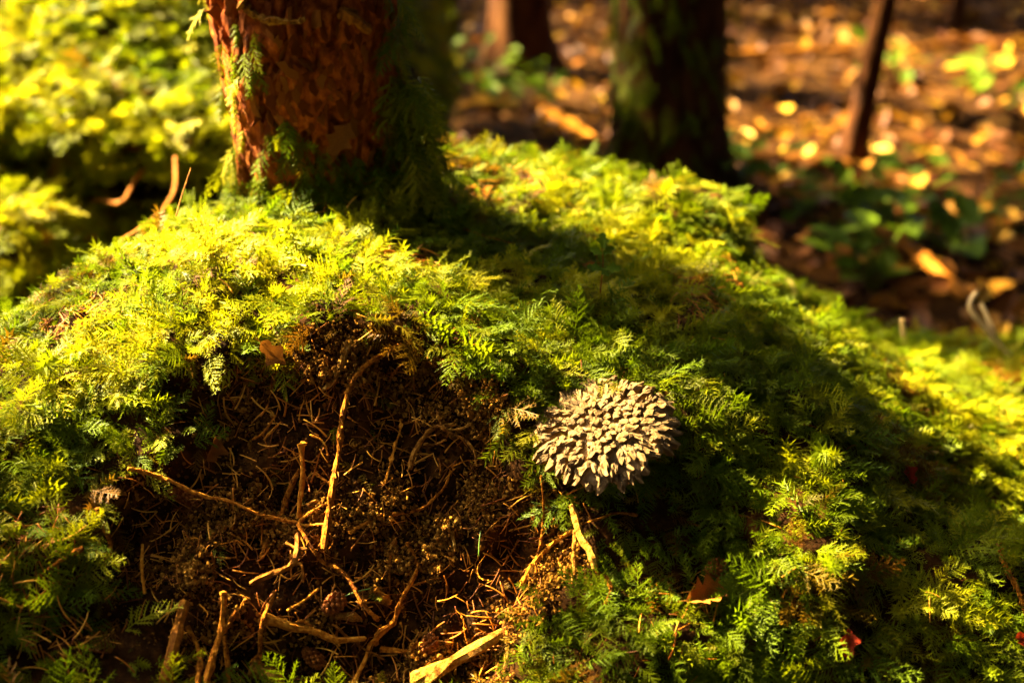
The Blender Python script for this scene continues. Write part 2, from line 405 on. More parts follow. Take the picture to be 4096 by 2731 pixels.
soil = in_poly(uu, vv, SOIL) & (dd < 1.02)
# soft soil mask: blur a few times on the grid
sm = soil.reshape(GX.shape).astype(float)
for _ in range(4):
    sm = (sm + np.roll(sm, 1, 0) + np.roll(sm, -1, 0) + np.roll(sm, 1, 1) + np.roll(sm, -1, 1)) / 5
sm = sm.ravel()
disp = 0.016 * fbm(P0 * 14, 3, 3) + 0.010 * fbm(P0 * 38, 2, 9)
disp_s = -0.020 + 0.022 * fbm(P0 * 26, 4, 5) + 0.004 * fbm(P0 * 120, 2, 8)
def hump(u, v, d, amp, rad):               # local cushions that stand proud of the slope
    c = np.array(at(u, v, d)); return amp * np.exp(-np.sum((P0 - c) ** 2, 1) / rad ** 2)
disp = disp + hump(785, 560, .94, .034, .042) + hump(640, 650, .90, .016, .05) + hump(800, 640, .92, .02, .04) + hump(700, 232, 1.34, .026, .06) - hump(742, 290, 1.33, .03, .05) + hump(590, 175, 1.37, .012, .05)
P1 = P0 + NRM * (disp * (1 - sm) + disp_s * sm)[:, None]
ny, nx = GX.shape
ii = np.arange(ny * nx).reshape(ny, nx)
quads = np.stack([ii[:-1, :-1].ravel(), ii[:-1, 1:].ravel(), ii[1:, 1:].ravel(), ii[1:, :-1].ravel()], 1)
mound = obj('mound', new_mesh('mound', P1, quads, M['mound'], True)); tag(mound, 'dark earth mound with a bare crumbling soil face under the moss', None, None, 'structure')

# ------------------------------------------------------------------ forest floor, one sheet to the horizon
def floor_z(x, y):
    p = np.stack([x, y, 0 * x], -1)
    r = np.hypot(x, y - 1)
    return 0.05 * fbm(p * 1.3, 3, 21) + 0.012 * fbm(p * 7, 2, 22) - 0.02 + 0.4 * fbm(p * 0.07, 2, 23) * np.clip((r - 8) / 20, 0, 1)
def graded(a, b, c, n1, n2):
    return np.concatenate([-np.geomspace(a, b, n1)[::-1] + 0, np.linspace(-b, c, n2)[1:-1], np.geomspace(c, a, n1)])
fx = np.concatenate([-np.geomspace(120, 3.2, 30), np.linspace(-3, 4, 150), np.geomspace(4.2, 120, 30)])
fy = np.concatenate([-np.geomspace(120, .6, 24), np.linspace(-.4, 7, 160), np.geomspace(7.2, 150, 34)])
FX, FY = np.meshgrid(fx, fy); fz = floor_z(FX.ravel(), FY.ravel())
FP = np.stack([FX.ravel(), FY.ravel(), fz], 1)
jj = np.arange(FX.size).reshape(FX.shape)
fq = np.stack([jj[:-1, :-1].ravel(), jj[:-1, 1:].ravel(), jj[1:, 1:].ravel(), jj[1:, :-1].ravel()], 1)
floor = obj('forest_floor', new_mesh('forest_floor', FP, fq, M['floor'], True)); tag(floor, 'brown forest floor of leaf mould running back between the trees', None, None, 'structure')

# ------------------------------------------------------------------ mossy bank at the back left: hanging brow over a dark hollow
bt = np.linspace(0, 1, 90); bx = np.linspace(-1.75, -.15, 136)
prof = np.array([[0, 1.45, 0], [.10, 1.42, .14], [.18, 1.44, .24], [.26, 1.52, .285], [.33, 1.72, .235], [.40, 1.95, .22], [.46, 1.93, .27], [.52, 1.70, .31],
                 [.57, 1.66, .345], [.65, 1.78, .395], [.75, 1.95, .45], [.85, 2.25, .55], [.92, 2.7, .68], [1, 3.2, .74]])
by = np.interp(bt, prof[:, 0], prof[:, 1]); bz = np.interp(bt, prof[:, 0], prof[:, 2])
k = np.ones(7) / 7
by = np.convolve(np.pad(by, 3, 'edge'), k, 'valid'); bz = np.convolve(np.pad(bz, 3, 'edge'), k, 'valid')
BX, BT = np.meshgrid(bx, bt)
BYY = np.repeat(by[:, None], len(bx), 1); BZZ = np.repeat(bz[:, None], len(bx), 1)
t = (bx + 1.75) / 1.59
endf = np.clip((-.15 - bx) / .26, 0, 1) ** .4                # the bank runs out behind the trunk
BZZ = BZZ * (0.12 + 0.88 * endf)[None, :]; BYY = BYY + (1 - endf)[None, :] * 0.25 + 0.10 * np.sin(bx * 5)[None, :] * 0.5
ledge = np.clip((-.42 - bx) / .15, 0, 1)[None, :]             # the low ledge stops short of the trunk
low = (BT < 0.33); BZZ = np.where(low, BZZ * (0.45 + 0.55 * ledge), BZZ)
BP = np.stack([BX.ravel(), BYY.ravel(), BZZ.ravel()], 1)
BP = BP + np.stack([0 * BX.ravel(), -0.06 * fbm(BP * 5, 3, 31), 0.05 * fbm(BP * 5 + 9, 3, 32)], 1)
kk = np.arange(BX.size).reshape(BX.shape)
bq = np.stack([kk[:-1, :-1].ravel(), kk[:-1, 1:].ravel(), kk[1:, 1:].ravel(), kk[1:, :-1].ravel()], 1)
bank = obj('bank', new_mesh('bank', BP, bq, M['mound'], True)); tag(bank, 'steep mossy bank with a dark hollow behind the trunk', None, None, 'structure')

# ------------------------------------------------------------------ ray casting on the ground
def bvh(P, Q): return BVHTree.FromPolygons([tuple(p) for p in P.tolist()], [tuple(q) for q in np.asarray(Q).tolist()])
B_MOUND = bvh(P1, quads); B_FLOOR = bvh(FP, fq); B_BANK = bvh(BP, bq)
def hit(u, v, lift=0.0, tree=None):
    d = ray(u, v)
    best = None
    for b in ([tree] if tree else [B_MOUND, B_BANK, B_FLOOR]):
        loc, n, i, dist = b.ray_cast(ORIG, d.normalized())
        if loc is not None and (best is None or dist < best[2]): best = (loc, n, dist)
    if best is None: return at(u, v, 1.0), Vector((0, 0, 1))
    n = best[1] if best[1].z >= 0 or tree is B_BANK else -best[1]
    return best[0] + n * lift, n

# ------------------------------------------------------------------ moss
def grid_normals(P, shape):
    G = P.reshape(*shape, 3)
    a = np.gradient(G, axis=0); b = np.gradient(G, axis=1)
    n = np.cross(b, a).reshape(-1, 3); return n / (np.linalg.norm(n, axis=1)[:, None] + 1e-12)
def sample_grid(P, shape, n, weight, rg):
    """random points on a grid surface, area weighted"""
    G = P.reshape(*shape, 3)
    e1 = G[:-1, 1:] - G[:-1, :-1]; e2 = G[1:, :-1] - G[:-1, :-1]
    ar = np.linalg.norm(np.cross(e1, e2), axis=2).ravel() * weight.reshape(shape)[:-1, :-1].ravel()
    c = np.cumsum(ar); q = np.searchsorted(c, rg.uniform(0, c[-1], n)).clip(0, len(ar) - 1)
    i, j = np.unravel_index(q, (shape[0] - 1, shape[1] - 1)); s = rg.uniform(size=n)[:, None]; t = rg.uniform(size=n)[:, None]
    return G[i, j] + e1[i, j] * s + e2[i, j] * t, i * shape[1] + j
def moss_frames(P, N, rg, lie=0.55, down=0.7, spread=1.0):
    g = np.array([0, 0, -1.0]); dn = g - N * (N @ g)[:, None]
    m = np.linalg.norm(dn, axis=1)[:, None]; dn = dn / (m + 1e-6)
    rnd = rg.normal(size=P.shape); rnd -= N * np.sum(rnd * N, 1)[:, None]; rnd /= np.linalg.norm(rnd, axis=1)[:, None] + 1e-9
    tang = rnd * spread + dn * down * np.clip(m * 2.2, 0.15, 1); tang /= np.linalg.norm(tang, axis=1)[:, None] + 1e-9
    up = rg.normal(lie, 0.28, len(P))[:, None].clip(-.1, 1.6)
    Y = tang + N * up
    Zn = N + 0.35 * rg.normal(size=P.shape)
    return frame_euler(Y, Zn)

rg = np.random.default_rng(11)
SHP = GX.shape
wt = np.ones(len(gx))
u1, v1, d1 = project(P1)
wt[(u1 < -90) | (u1 > 1110) | (v1 > 760) | (v1 < 90)] = 0.04
# bare patches: soil face, needle-strewn strips, one dark streak for overhang shade
bare_n = fbm(P1 * 16, 3, 77)
wt *= np.where(sm > 0.35, np.where(fbm(P1 * 20, 2, 123) > .18, 0.13, 0.02), 1.0) * np.where((sm > 0.02) & (sm <= 0.35), 0.8, 1.0)
patch = [(80, 320, 60, 14, -25), (405, 258, 26, 10, 15), (525, 180, 40, 8, 12), (590, 262, 14, 16, 0), (700, 300, 26, 20, 60), (330, 215, 24, 7, 0), (30, 560, 30, 50, 10), (60, 640, 60, 22, 0), (690, 610, 30, 26, 0), (470, 195, 30, 8, 10), (728, 282, 9, 42, -12)]  # last entry: bare dark streak standing in for shade under the shoulder
def ell(u, v, e):
    cx, cy, rx, ry, a = e; a = math.radians(a); x = (u - cx) * math.cos(a) + (v - cy) * math.sin(a); y = -(u - cx) * math.sin(a) + (v - cy) * math.cos(a)
    return (x / rx) ** 2 + (y / ry) ** 2
bare = np.zeros(len(gx))
for e in patch: bare = np.maximum(bare, np.clip(1.4 - ell(u1, v1, e) + 0.5 * bare_n, 0, 1))
wt *= 1 - 0.85 * bare
wt *= np.where(bare_n > 0.34, 0.35, 1) * np.where(ell(u1, v1, (640, 530, 75, 48, 0)) < 1, 0.33, 1) * np.where(ell(u1, v1, (110, 625, 125, 75, -15)) < 1, 0.30, 1) * np.where((sm > 0.02) & (v1 > 400), 0.5, 1)
PM, IM = sample_grid(P1, SHP, 56000, wt, rg)
NM = grid_normals(P1, SHP)[IM]; NM[NM[:, 2] < 0] *= -1
NS = NRM[IM]
rot = moss_frames(PM, NS * .6 + NM * .4, rg)
um, vm, dm = project(PM)
size = np.exp(rg.normal(math.log(.021), .32, len(PM))).clip(.009, .042) * np.where(sm[IM] > .35, .6, 1)
tint = 0.58 + 0.42 * fbm(PM * 9, 2, 41) + 0.5 * fbm(PM * 40, 2, 43) + rg.normal(0, .08, len(PM))
old = (fbm(PM * 22, 2, 55) > 0.40) | ((sm[IM] > 0.02) & (rg.uniform(size=len(PM)) < np.where(sm[IM] > .35, .8, .35)))
tint = np.where(old, rg.uniform(0, .2, len(PM)), tint.clip(.16, 1))
idx = rg.integers(0, 6, len(PM)); idx = np.where(rg.uniform(size=len(PM)) < .16, rg.integers(6, 8, len(PM)), idx)
PM = PM - NS * 0.002
scatter('mound_moss', PM, rot, size, idx, tint, SRC_FROND, 'feathery yellow-green moss covering the mound around the tree and mushroom', 'moss')

# moss on the bank
BN = grid_normals(BP, BX.shape); BN[(BN[:, 1] > 0.2)] *= -1
hollow = np.where((BT.ravel() > .335) & (BT.ravel() < .50), 0.04, 1.0)
u2, v2, d2 = project(BP)
wb = hollow * np.where((u2 > -60) & (u2 < 330) & (v2 > -120), 1, 0.12)
PB, IB = sample_grid(BP, BX.shape, 11000, wb, rg)
NB = BN[IB]
rotb = moss_frames(PB, NB, rg, lie=.7, down=.8, spread=.8)
tb = (0.62 + 0.45 * fbm(PB * 6, 2, 61) + rg.normal(0, .12, len(PB))).clip(.2, 1)
tb = np.where(rg.uniform(size=len(PB)) < .04, 0.05, tb)
scatter('bank_moss', PB, rotb, rg.uniform(.028, .06, len(PB)), rg.integers(0, 6, len(PB)), tb, SRC_FROND, 'blurred bright moss hanging over the bank behind the trunk', 'moss')

# ------------------------------------------------------------------ trees
def trunk_mesh(axis, rfun, zs, sides, seed, amp, freq=(40, 16)):
    """axis(z)->x,y ; rfun(theta,z)->radius"""
    th = np.linspace(0, 2 * math.pi, sides, endpoint=False)
    T, Z = np.meshgrid(th, zs); A = np.array([axis(z) for z in zs])
    Rr = rfun(T, Z)
    P = np.stack([A[:, 0][:, None] + Rr * np.cos(T), A[:, 1][:, None] + Rr * np.sin(T), Z], 2)
    q = P.reshape(-1, 3)
    ridge = fbm(q * np.array([freq[0], freq[0], freq[1]]), 3, seed)
    cr = np.abs(fbm(q * np.array([freq[0] * .8, freq[0] * .8, freq[1] * .6]) + 31, 3, seed + 5))
    dsp = amp * (ridge * 0.8 - 1.6 * np.clip(0.10 - cr, 0, 1) / 0.10)
    q = q + (np.stack([np.cos(T).ravel(), np.sin(T).ravel(), 0 * T.ravel()], 1)) * dsp[:, None]
    n = len(zs); I = np.arange(n * sides).reshape(n, sides); J = np.roll(I, -1, 1)
    Q = np.stack([I[:-1].ravel(), J[:-1].ravel(), J[1:].ravel(), I[1:].ravel()], 1)
    return q, Q

def spray_parts(base, direction, length, rg):
    """one flat spruce twig with needles: coarse blades on both sides"""
    d = np.array(direction, float); d /= np.linalg.norm(d); s = np.cross(d, [0, 0, 1.0]); s /= np.linalg.norm(s) + 1e-9; nrm = np.cross(s, d)
    V = []; Fs = []
    def quad(a, b, c, e):
        k = len(V); V.extend([a, b, c, e]); Fs.append((k, k + 1, k + 2, k + 3))
    n = 9
    quad(base - s * .003, base + s * .003, base + d * length + s * .001, base + d * length - s * .001)
    for i in range(n):
        t = (i + .6) / n; o = base + d * length * t - np.array([0, 0, .12 * length * t * t])
        for sg in (-1, 1):
            L = length * (.48 * (1 - .65 * t) + .06) * rg.uniform(.75, 1.2); dr = s * sg * .8 + d * .6 + nrm * rg.uniform(-.25, .1)
            w = d * length * .028
            e = o + dr * L
            quad(o - w, o + w, e + w * .6, e - w * .5)
    return np.array(V), Fs

LIT = [(255, 236, 135, 44, -8, .97), (365, 258, 75, 18, 14, .95), (90, 335, 170, 62, -10, .62), (500, 300, 60, 13, 5, .8), (545, 172, 115, 20, 8, .97),
       (692, 220, 58, 26, 28, .97), (606, 425, 84, 66, 0, .98), (690, 455, 14, 22, 0, .9), (785, 558, 50, 62, 10, .97), (650, 640, 150, 42, 0, .91),
       (815, 650, 60, 36, 20, .92), (925, 385, 130, 34, 12, .97), (970, 490, 80, 80, 30, .92), (110, 70, 170, 120, 0, .93), (60, 235, 90, 40, 0, .7),
       (760, 66, 62, 30, 0, .9), (785, 128, 66, 30, 0, .85), (940, 95, 95, 36, 0, .9), (905, 148, 95, 16, 8, .88), (455, 26, 36, 30, 0, .88), (585, 45, 34, 40, 0, .88),
       (860, 40, 40, 18, 0, .7), (990, 60, 60, 26, 0, .6), (320, 415, 90, 26, 0, .45), (60, 470, 110, 70, 0, .3), (520, 215, 12, 6, 0, .3)]  # patches that get sun; the crowns are shaped with openings for them
B_ALL = [bvh(P1 + NRM * .018, quads), bvh(BP + BN * .03, bq), B_FLOOR]   # the tops of the moss
capc = at(604, 421, .925)
CAPN = Vector((-.10, -.38, .92)).normalized()
def cap_basis():
    x = Vector((1, 0, 0)); x = (x - CAPN * x.dot(CAPN)).normalized(); y = CAPN.cross(x); return x, y
cx_, cy_ = cap_basis()
disc = [capc + (cx_ * math.cos(a) + cy_ * math.sin(a)) * .048 for a in np.linspace(0, 2 * math.pi, 12, endpoint=False)]
B_CAP = BVHTree.FromPolygons([tuple(p) for p in disc], [tuple(range(12))])
def landing(p):
    best = None
    for b in B_ALL + [B_CAP]:
        loc, n, i, dist = b.ray_cast(Vector(p), -TO_SUN)
        if loc is not None and (best is None or dist < best[1]): best = (loc, dist)
    return best[0] if best else None
def gap(p, rg=None):
    """True where needles are left out to put sun on a LIT patch"""
    l = landing(p)
    if l is None: return False
    l = np.array(l); u, v, d = project(l)
    if d < .2: return False
    for e in LIT:
        if ell(u, v, e[:5]) < 1.25:
            return e[5] > .9 or .5 + .95 * float(fbm(l[None] * 14, 2, 99)[0]) < e[5]
    return False

def crown_mesh(center, base, z0, z1, rad, count, rg, az=None):
    """limbs with needle sprays around a trunk; pieces left out to put sun on the LIT patches"""
    parts = []; k = 0; tries = 0
    while k < count and tries < count:
        tries += 1
        z = rg.uniform(z0, z1); a = rg.uniform(0, 2 * math.pi); R = rad * (1 - .5 * (z - z0) / (z1 - z0)) * rg.uniform(.35, 1)
        d = np.array([math.cos(a), math.sin(a), -.25]); o0 = np.array([base[0], base[1], z]); tip = o0 + d * R
        for j in range(5):
            f = rg.uniform(.3, 1); o = o0 + d * R * f
            dd = np.array([math.cos(a + rg.uniform(-.9, .9)), math.sin(a + rg.uniform(-.9, .9)), rg.uniform(-.4, .05)])
            V, Fs = spray_parts(o, dd, rg.uniform(.16, .32), rg)
            keep = [q for q in Fs if not (gap((V[q[0]] + V[q[1]]) / 2) or gap((V[q[0]] + V[q[2]]) / 2) or gap((V[q[2]] + V[q[3]]) / 2))]
            if keep: parts.append((V, keep)); k += 1
        okl = not any(gap(o0 + d * R * s) for s in np.linspace(.1, 1, 10))
        if okl: parts.append(tube([o0, o0 + d * R * .5 + [0, 0, .03], tip], .012, .003, n=6, sides=5, knob=.1, seed=tries))
    return merge(parts)

# --- the main spruce on the mound
AX, AY = -.170, 1.150
def ax_main(z): return (AX + .012 * (z - .45) * (1 if z < 1 else 1), AY + .02 * max(0, z - .45))
def r_main(T, Z):
    base = np.interp(Z, [.25, .36, .42, .50, .58, .70, 1.5, 6.0], [.060, .058, .057, .066, .076, .080, .076, .03])
    right = np.exp(-((np.angle(np.exp(1j * (T - 0.05)))) / .55) ** 2)          # root swelling on the right
    base = base + right * np.interp(Z, [.30, .40, .47, .56, .7], [.055, .045, .022, .0, .0])
    scar = np.exp(-((np.angle(np.exp(1j * (T + 1.25)))) / .45) ** 2 - ((Z - .604) / .020) ** 2)
    return base - .026 * scar
zs = np.concatenate([np.linspace(.28, .72, 170), np.linspace(.74, 1.6, 30), np.linspace(1.8, 6, 20)])
TREES_G = 'trees standing in the wood'
main_tree = thing('spruce_tree', (AX, AY, .40), 'reddish flaky-barked spruce trunk growing from the top of the mossy mound', 'tree')
tv, tq = trunk_mesh(ax_main, r_main, zs, 260, 71, .0065, (52, 26))
trunk = place_mesh('trunk', tv, tq, M['bark'], main_tree, smooth=True)
B_TRUNK = bvh(tv, tq)

# bark flakes, each its own plate
def flake_mesh(seed):
    rg = np.random.default_rng(seed); n = 9; a = np.sort(rg.uniform(0, 2 * math.pi, n)); a = np.linspace(0, 2 * math.pi, n, endpoint=False) + rg.uniform(-.25, .25, n)
    r = rg.uniform(.34, .58, n); x = r * np.cos(a) * .7 + .12 * rg.normal(size=n); y = r * np.sin(a) * 1.2 + .12 * rg.normal(size=n)
    bot = np.stack([x, y, 0 * x - .15], 1); top = np.stack([x * .86, y * .86, .10 + .07 * rg.uniform(-1, 1, n) + .06 * y], 1)
    V = np.concatenate([bot, top, [[0, 0, .14]]]); Fs = []
    for i in range(n):
        j = (i + 1) % n; Fs.append((i, j, n + j, n + i)); Fs.append((n + i, n + j, 2 * n))
    return new_mesh('bark_flake', V, Fs, M['flake'])
FLK = [flake_mesh(i) for i in range(14)]
rgf = np.random.default_rng(5); cnt = 0; spots = []
for _ in range(6000):
    if cnt >= 298: break
    u = rgf.uniform(192, 392); v = rgf.uniform(-10, 196)
    loc, n, i, dist = B_TRUNK.ray_cast(ORIG, ray(u, v).normalized())
    if loc is None: continue
    if n.dot(ray(u, v)) > 0: n = -n
    sz = float(np.exp(rgf.normal(math.log(.0075), .38)).clip(.004, .017))
    if any((loc - q).length < (sz + s2) * .30 for q, s2 in spots): continue
    if 285 < u < 375 and v < 34 and rgf.uniform() < .8: continue
    spots.append((loc, sz)); cnt += 1
    o = obj('bark_flake', FLK[cnt % 14], trunk)
    z = n.normalized(); y = Vector((rgf.normal() * .4, 0, 1)); x = y.cross(z).normalized(); y = z.cross(x)
    m = Matrix((x, y, z)).transposed().to_4x4()
    o.matrix_local = Matrix.Translation(loc - Vector(main_tree.location) + z * .0008) @ m @ Matrix.Diagonal((sz, sz * rgf.uniform(.8, 1.9), sz * rgf.uniform(.12, .4), 1))
# pale torn fibre ridge and dead branch stub at the old branch scar
def on_trunk(u, v, lift=0.0):
    loc, n, i, dist = B_TRUNK.ray_cast(ORIG, ray(u, v).normalized())
    if loc is None: return None
    if n.dot(ray(u, v)) > 0: n = -n
    return loc + n * lift
pp = [on_trunk(u, v, .003) for u, v in [(243, 3), (255, 13), (272, 20), (292, 22), (305, 20)]]
v_, f_ = tube(pp, .0045, .0015, n=18, sides=6, knob=.3, seed=3); place_mesh('scar_ridge', v_, f_, M['pale_twig'], main_tree)
pp = [on_trunk(u, v, l) for u, v, l in [(340, 12, -.002), (352, 20, .006), (366, 30, .004)]]
v_, f_ = tube(pp, .006, .004, n=8, sides=7, knob=.2, seed=4); place_mesh('branch_stub', v_, f_, M['dark_twig'], main_tree)
# moss hanging on the trunk
rgt = np.random.default_rng(31)
TP = []; TN = []; TS = []; TT = []
def trunk_moss(u0, u1, v0, v1, n, s0, s1, tlo, thi, jitter=.0):
    for _ in range(n):
        u = rgt.uniform(u0, u1); v = rgt.uniform(v0, v1)
        loc, nn, i, dist = B_TRUNK.ray_cast(ORIG, ray(u, v).normalized())
        if loc is None: continue
        if nn.dot(ray(u, v)) > 0: nn = -nn
        TP.append(loc + nn * rgt.uniform(0, jitter)); TN.append(nn); TS.append(rgt.uniform(s0, s1)); TT.append(rgt.uniform(tlo, thi))
trunk_moss(380, 440, -10, 190, 200, .018, .042, .08, .55, .016)
trunk_moss(385, 445, 70, 205, 300, .022, .05, .35, .95, .03)
trunk_moss(186, 212, -10, 100, 40, .015, .035, .3, 1, .008)
trunk_moss(222, 238, 140, 205, 70, .018, .034, .4, 1, .006)
trunk_moss(200, 245, 60, 140, 10, .018, .03, .5, 1, .004)
for a in [(230, 300, 118, 135, 12), (262, 320, 135, 155, 12), (300, 365, 150, 185, 34), (240, 350, 170, 200, 60), (215, 262, 20, 70, 14)]:
    trunk_moss(*a, .015, .03, .1, .75, .002)
# the back and sides out of view carry moss too
for _ in range(260):
    th = rgt.uniform(-.6, 3.4); z = rgt.uniform(.36, 1.1); a = ax_main(z); r = float(r_main(np.array([th]), np.array([z]))[0])
    TP.append(Vector((a[0] + r * math.cos(th), a[1] + r * math.sin(th), z))); TN.append(Vector((math.cos(th), math.sin(th), 0))); TS.append(rgt.uniform(.02, .05)); TT.append(rgt.uniform(.3, 1))
TP = np.array([list(p) for p in TP]); TN = np.array([list(p) for p in TN])
rot = moss_frames(TP, TN, rgt, lie=.4, down=1.4, spread=.45)
scatter('trunk_moss', TP - np.array(main_tree.location), rot, np.array(TS), rgt.integers(0, 6, len(TP)), np.array(TT), SRC_FROND, 'shaggy moss hanging from the trunk', 'moss', main_tree)
rc = np.random.default_rng(91)
v_, f_ = crown_mesh(None, (AX, AY + .1), 1.6, 5.5, 1.2, 260, rc); place_mesh('crown', v_, f_, M['spray'], main_tree)

# --- the trees further back
def simple_tree(name, x, y, r, label, lean=(0, 0), h=6.0, crown=150, moss=0, group=None, seed=0, sides=40, cz=1.5, crad=1.3, r_top=.35):
    z0 = float(floor_z(np.array([x]), np.array([y]))[0])
    t = thing(name, (x, y, z0), label, 'tree', group)
    def axis(z): return (x + lean[0] * (z - z0) + .02 * math.sin((z + seed) * 1.7) * r * 6, y + lean[1] * (z - z0))
    zz = np.concatenate([np.linspace(z0 - .15, 1.6, 60), np.linspace(1.75, h, 18)])
    def rf(T, Z):
        k = r * (1 - (1 - r_top) * np.clip((Z - z0) / h, 0, 1)) + r * .45 * np.exp(-np.clip(Z - z0, 0, 9) / .07) * (1 + .4 * np.sin(T * 4 + seed))
        return k
    v, q = trunk_mesh(axis, rf, zz, sides, 100 + seed, r * .09, (18, 7))
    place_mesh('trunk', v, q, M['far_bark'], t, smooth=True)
    rg = np.random.default_rng(200 + seed)
    if moss:
        th = rg.normal(math.pi + .6, 1.0, moss); th = np.where(rg.uniform(size=moss) < .2, rg.normal(-.2, .4, moss), th)
        z = z0 + rg.uniform(0, 1.3, moss) * rg.uniform(.2, 1, moss); A = np.array([axis(q) for q in z]); rr = rf(th, z)
        P = np.stack([A[:, 0] + rr * np.cos(th), A[:, 1] + rr * np.sin(th), z], 1); N = np.stack([np.cos(th), np.sin(th), 0 * th], 1)
        scatter('trunk_moss', P - np.array(t.location), moss_frames(P, N, rg, .3, 1.2, .5), rg.uniform(.03, .07, moss), rg.integers(0, 6, moss), rg.uniform(.15, .6, moss), SRC_FROND, 'dark moss on the bark', 'moss', t)
    if crown:
        v, f = crown_mesh(None, (x + lean[0] * 2, y + lean[1] * 2), cz, h, crad, crown, rg); place_mesh('crown', v, f, M['spray'], t)
    return t
def floor_at(u, v):
    p, n = hit(u, v, 0, B_FLOOR); return p
p = floor_at(664, 212); simple_tree('spruce_tree', p.x, p.y + .09, .089 * (p.y / 2.2), 'thick dark moss-streaked trunk rising just behind the mound crest', moss=330, seed=1, sides=70, crown=240)
p = floor_at(522, 76); simple_tree('spruce_tree', p.x, p.y + .09, 30 * p.y / 1407, 'straight smooth red-brown trunk in the litter beyond the mound, without moss', seed=2, crown=240)
p = floor_at(851, 163); q = at(880, 0, p.y); simple_tree('young_tree', p.x, p.y, 12 * p.y / 1407, 'thin dark young tree leaning right among sunlit leaves', lean=((q.x - p.x) / max(.2, q.z - p.z), 0), h=3.6, seed=3, crown=60, cz=1.6, crad=.7)
p = floor_at(452, 38); simple_tree('young_tree', p.x, p.y, 6.5 * p.y / 1407, 'slim straight sapling close beside the mossy spruce trunk, far back', h=3.5, seed=4, crown=40, crad=.6)
p = floor_at(430, 45); simple_tree('young_tree', p.x, p.y, 3 * p.y / 1407, 'very thin crooked dead stem next to the slim sapling', lean=(-.1, 0), h=1.6, seed=5, crown=0)
p = floor_at(957, 27); simple_tree('young_tree', p.x, p.y, 7 * p.y / 1407, 'dark slim trunk at the far edge of the sunlit litter', h=4, seed=6, crown=50, crad=.7)
p = floor_at(615, 22); simple_tree('young_tree', p.x, p.y, 4 * p.y / 1407, 'thin sapling standing between the two big dark trunks', h=3, seed=7, crown=25, crad=.6)
# neighbours towards the sun and around: their boughs break the light
others = [(-2.3, 2.75), (-3.6, 2.1), (-3.3, 3.9), (-1.5, 4.3), (-2.5, 5.6), (-4.6, 3.3), (-.4, 5.9), (1.4, 6.6), (3.2, 6.0), (-4.2, 5.2), (4.2, 3.6), (-1.2, 7.2), (2.6, 8.2), (-5.4, 4.2), (-3.2, 7.4), (5.2, 6.2), (.5, 9.0)]
for i, (x, y) in enumerate(others):
    best = None
    for t_ in range(17):                        # stand where the stem does not cut off a sunlit patch
        off = (t_ + 1) // 2 * .12 * (1 if t_ % 2 else -1); xx, yy = x + off * .47, y + off * .88
        c_ = sum(gap(np.array([xx + sx, yy + sx, z_])) for z_ in np.linspace(.1, 5, 40) for sx in (-.06, .06))
        if best is None or c_ < best[0]: best = (c_, xx, yy)
    x, y = best[1:]
    simple_tree('spruce_tree', x, y, .07 + .03 * ((i * 37) % 10) / 10, 'spruce of the surrounding wood, its boughs shading the mound', seed=20 + i, sides=24, crown=(420, 420, 520, 760, 760, 420, 400)[i] if i < 7 else 130, crad=1.7, cz=1.3, h=6.5, group=TREES_G)

# unseen trees added all round to keep sky light out of the shade
rw = np.random.default_rng(404)
for i in range(34):
    a = 2 * math.pi * i / 34 + rw.uniform(-.07, .07); R_ = rw.uniform(5.2, 8.5); x, y = R_ * math.cos(a), 1.2 + R_ * math.sin(a)
    d_ = abs((a - math.atan2(TO_SUN.y, TO_SUN.x) + math.pi) % (2 * math.pi) - math.pi)
    hi = 3.6 if d_ < .75 else 8.5
    if y > 2 and abs(x) < .55 * y and y < 7: continue
    z0 = float(floor_z(np.array([x]), np.array([y]))[0])
    t = thing('spruce_tree', (x, y, z0), 'unseen spruce added around the scene to block sky light', 'tree', 'added trees blocking the sky')
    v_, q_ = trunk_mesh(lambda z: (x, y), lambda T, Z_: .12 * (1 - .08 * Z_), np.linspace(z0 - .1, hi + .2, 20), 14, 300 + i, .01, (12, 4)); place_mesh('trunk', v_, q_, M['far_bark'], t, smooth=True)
    parts = []
    for k in range(210):
        z = rw.uniform(.5, hi); b_ = rw.uniform(0, 6.28); rr = rw.uniform(.1, 1.0); dd = np.array([math.cos(b_), math.sin(b_), rw.uniform(-.5, -.1)])
        parts.append(spray_parts(np.array([x, y, z]) + dd * rr, dd, rw.uniform(.7, 1.1), rw))
    v_, f_ = merge(parts); place_mesh('crown', v_, f_, M['spray'], t)

# unseen trees added behind the viewer and to the right to block zenith light
for i, (x, y) in enumerate([(1.9, -.6), (-1.7, -1.3), (2.6, 1.9), (.2, -2.4), (3.4, .4), (-3.2, -.4), (1.2, -3.6), (3.9, 2.6)]):
    z0 = float(floor_z(np.array([x]), np.array([y]))[0])
    t = thing('spruce_tree', (x, y, z0), 'unseen spruce added around the scene to block sky light', 'tree', 'added trees blocking the sky')
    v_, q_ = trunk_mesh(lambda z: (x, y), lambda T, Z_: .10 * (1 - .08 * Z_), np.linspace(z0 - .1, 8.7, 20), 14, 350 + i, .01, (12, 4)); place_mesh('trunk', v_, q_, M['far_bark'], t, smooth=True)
    parts = []
    for k in range(420):
        z = rw.uniform(2.2, 7.5); b_ = rw.uniform(0, 6.28); rr = rw.uniform(.1, 1.9); dd = np.array([math.cos(b_), math.sin(b_), rw.uniform(-.3, -.05)])
        o_ = np.array([x, y, z]) + dd * rr
        if o_[0] < .9 and o_[1] > -.5: continue
        parts.append(spray_parts(o_, dd, rw.uniform(.6, 1.0), rw))
    v_, f_ = merge(parts); place_mesh('crown', v_, f_, M['spray'], t)
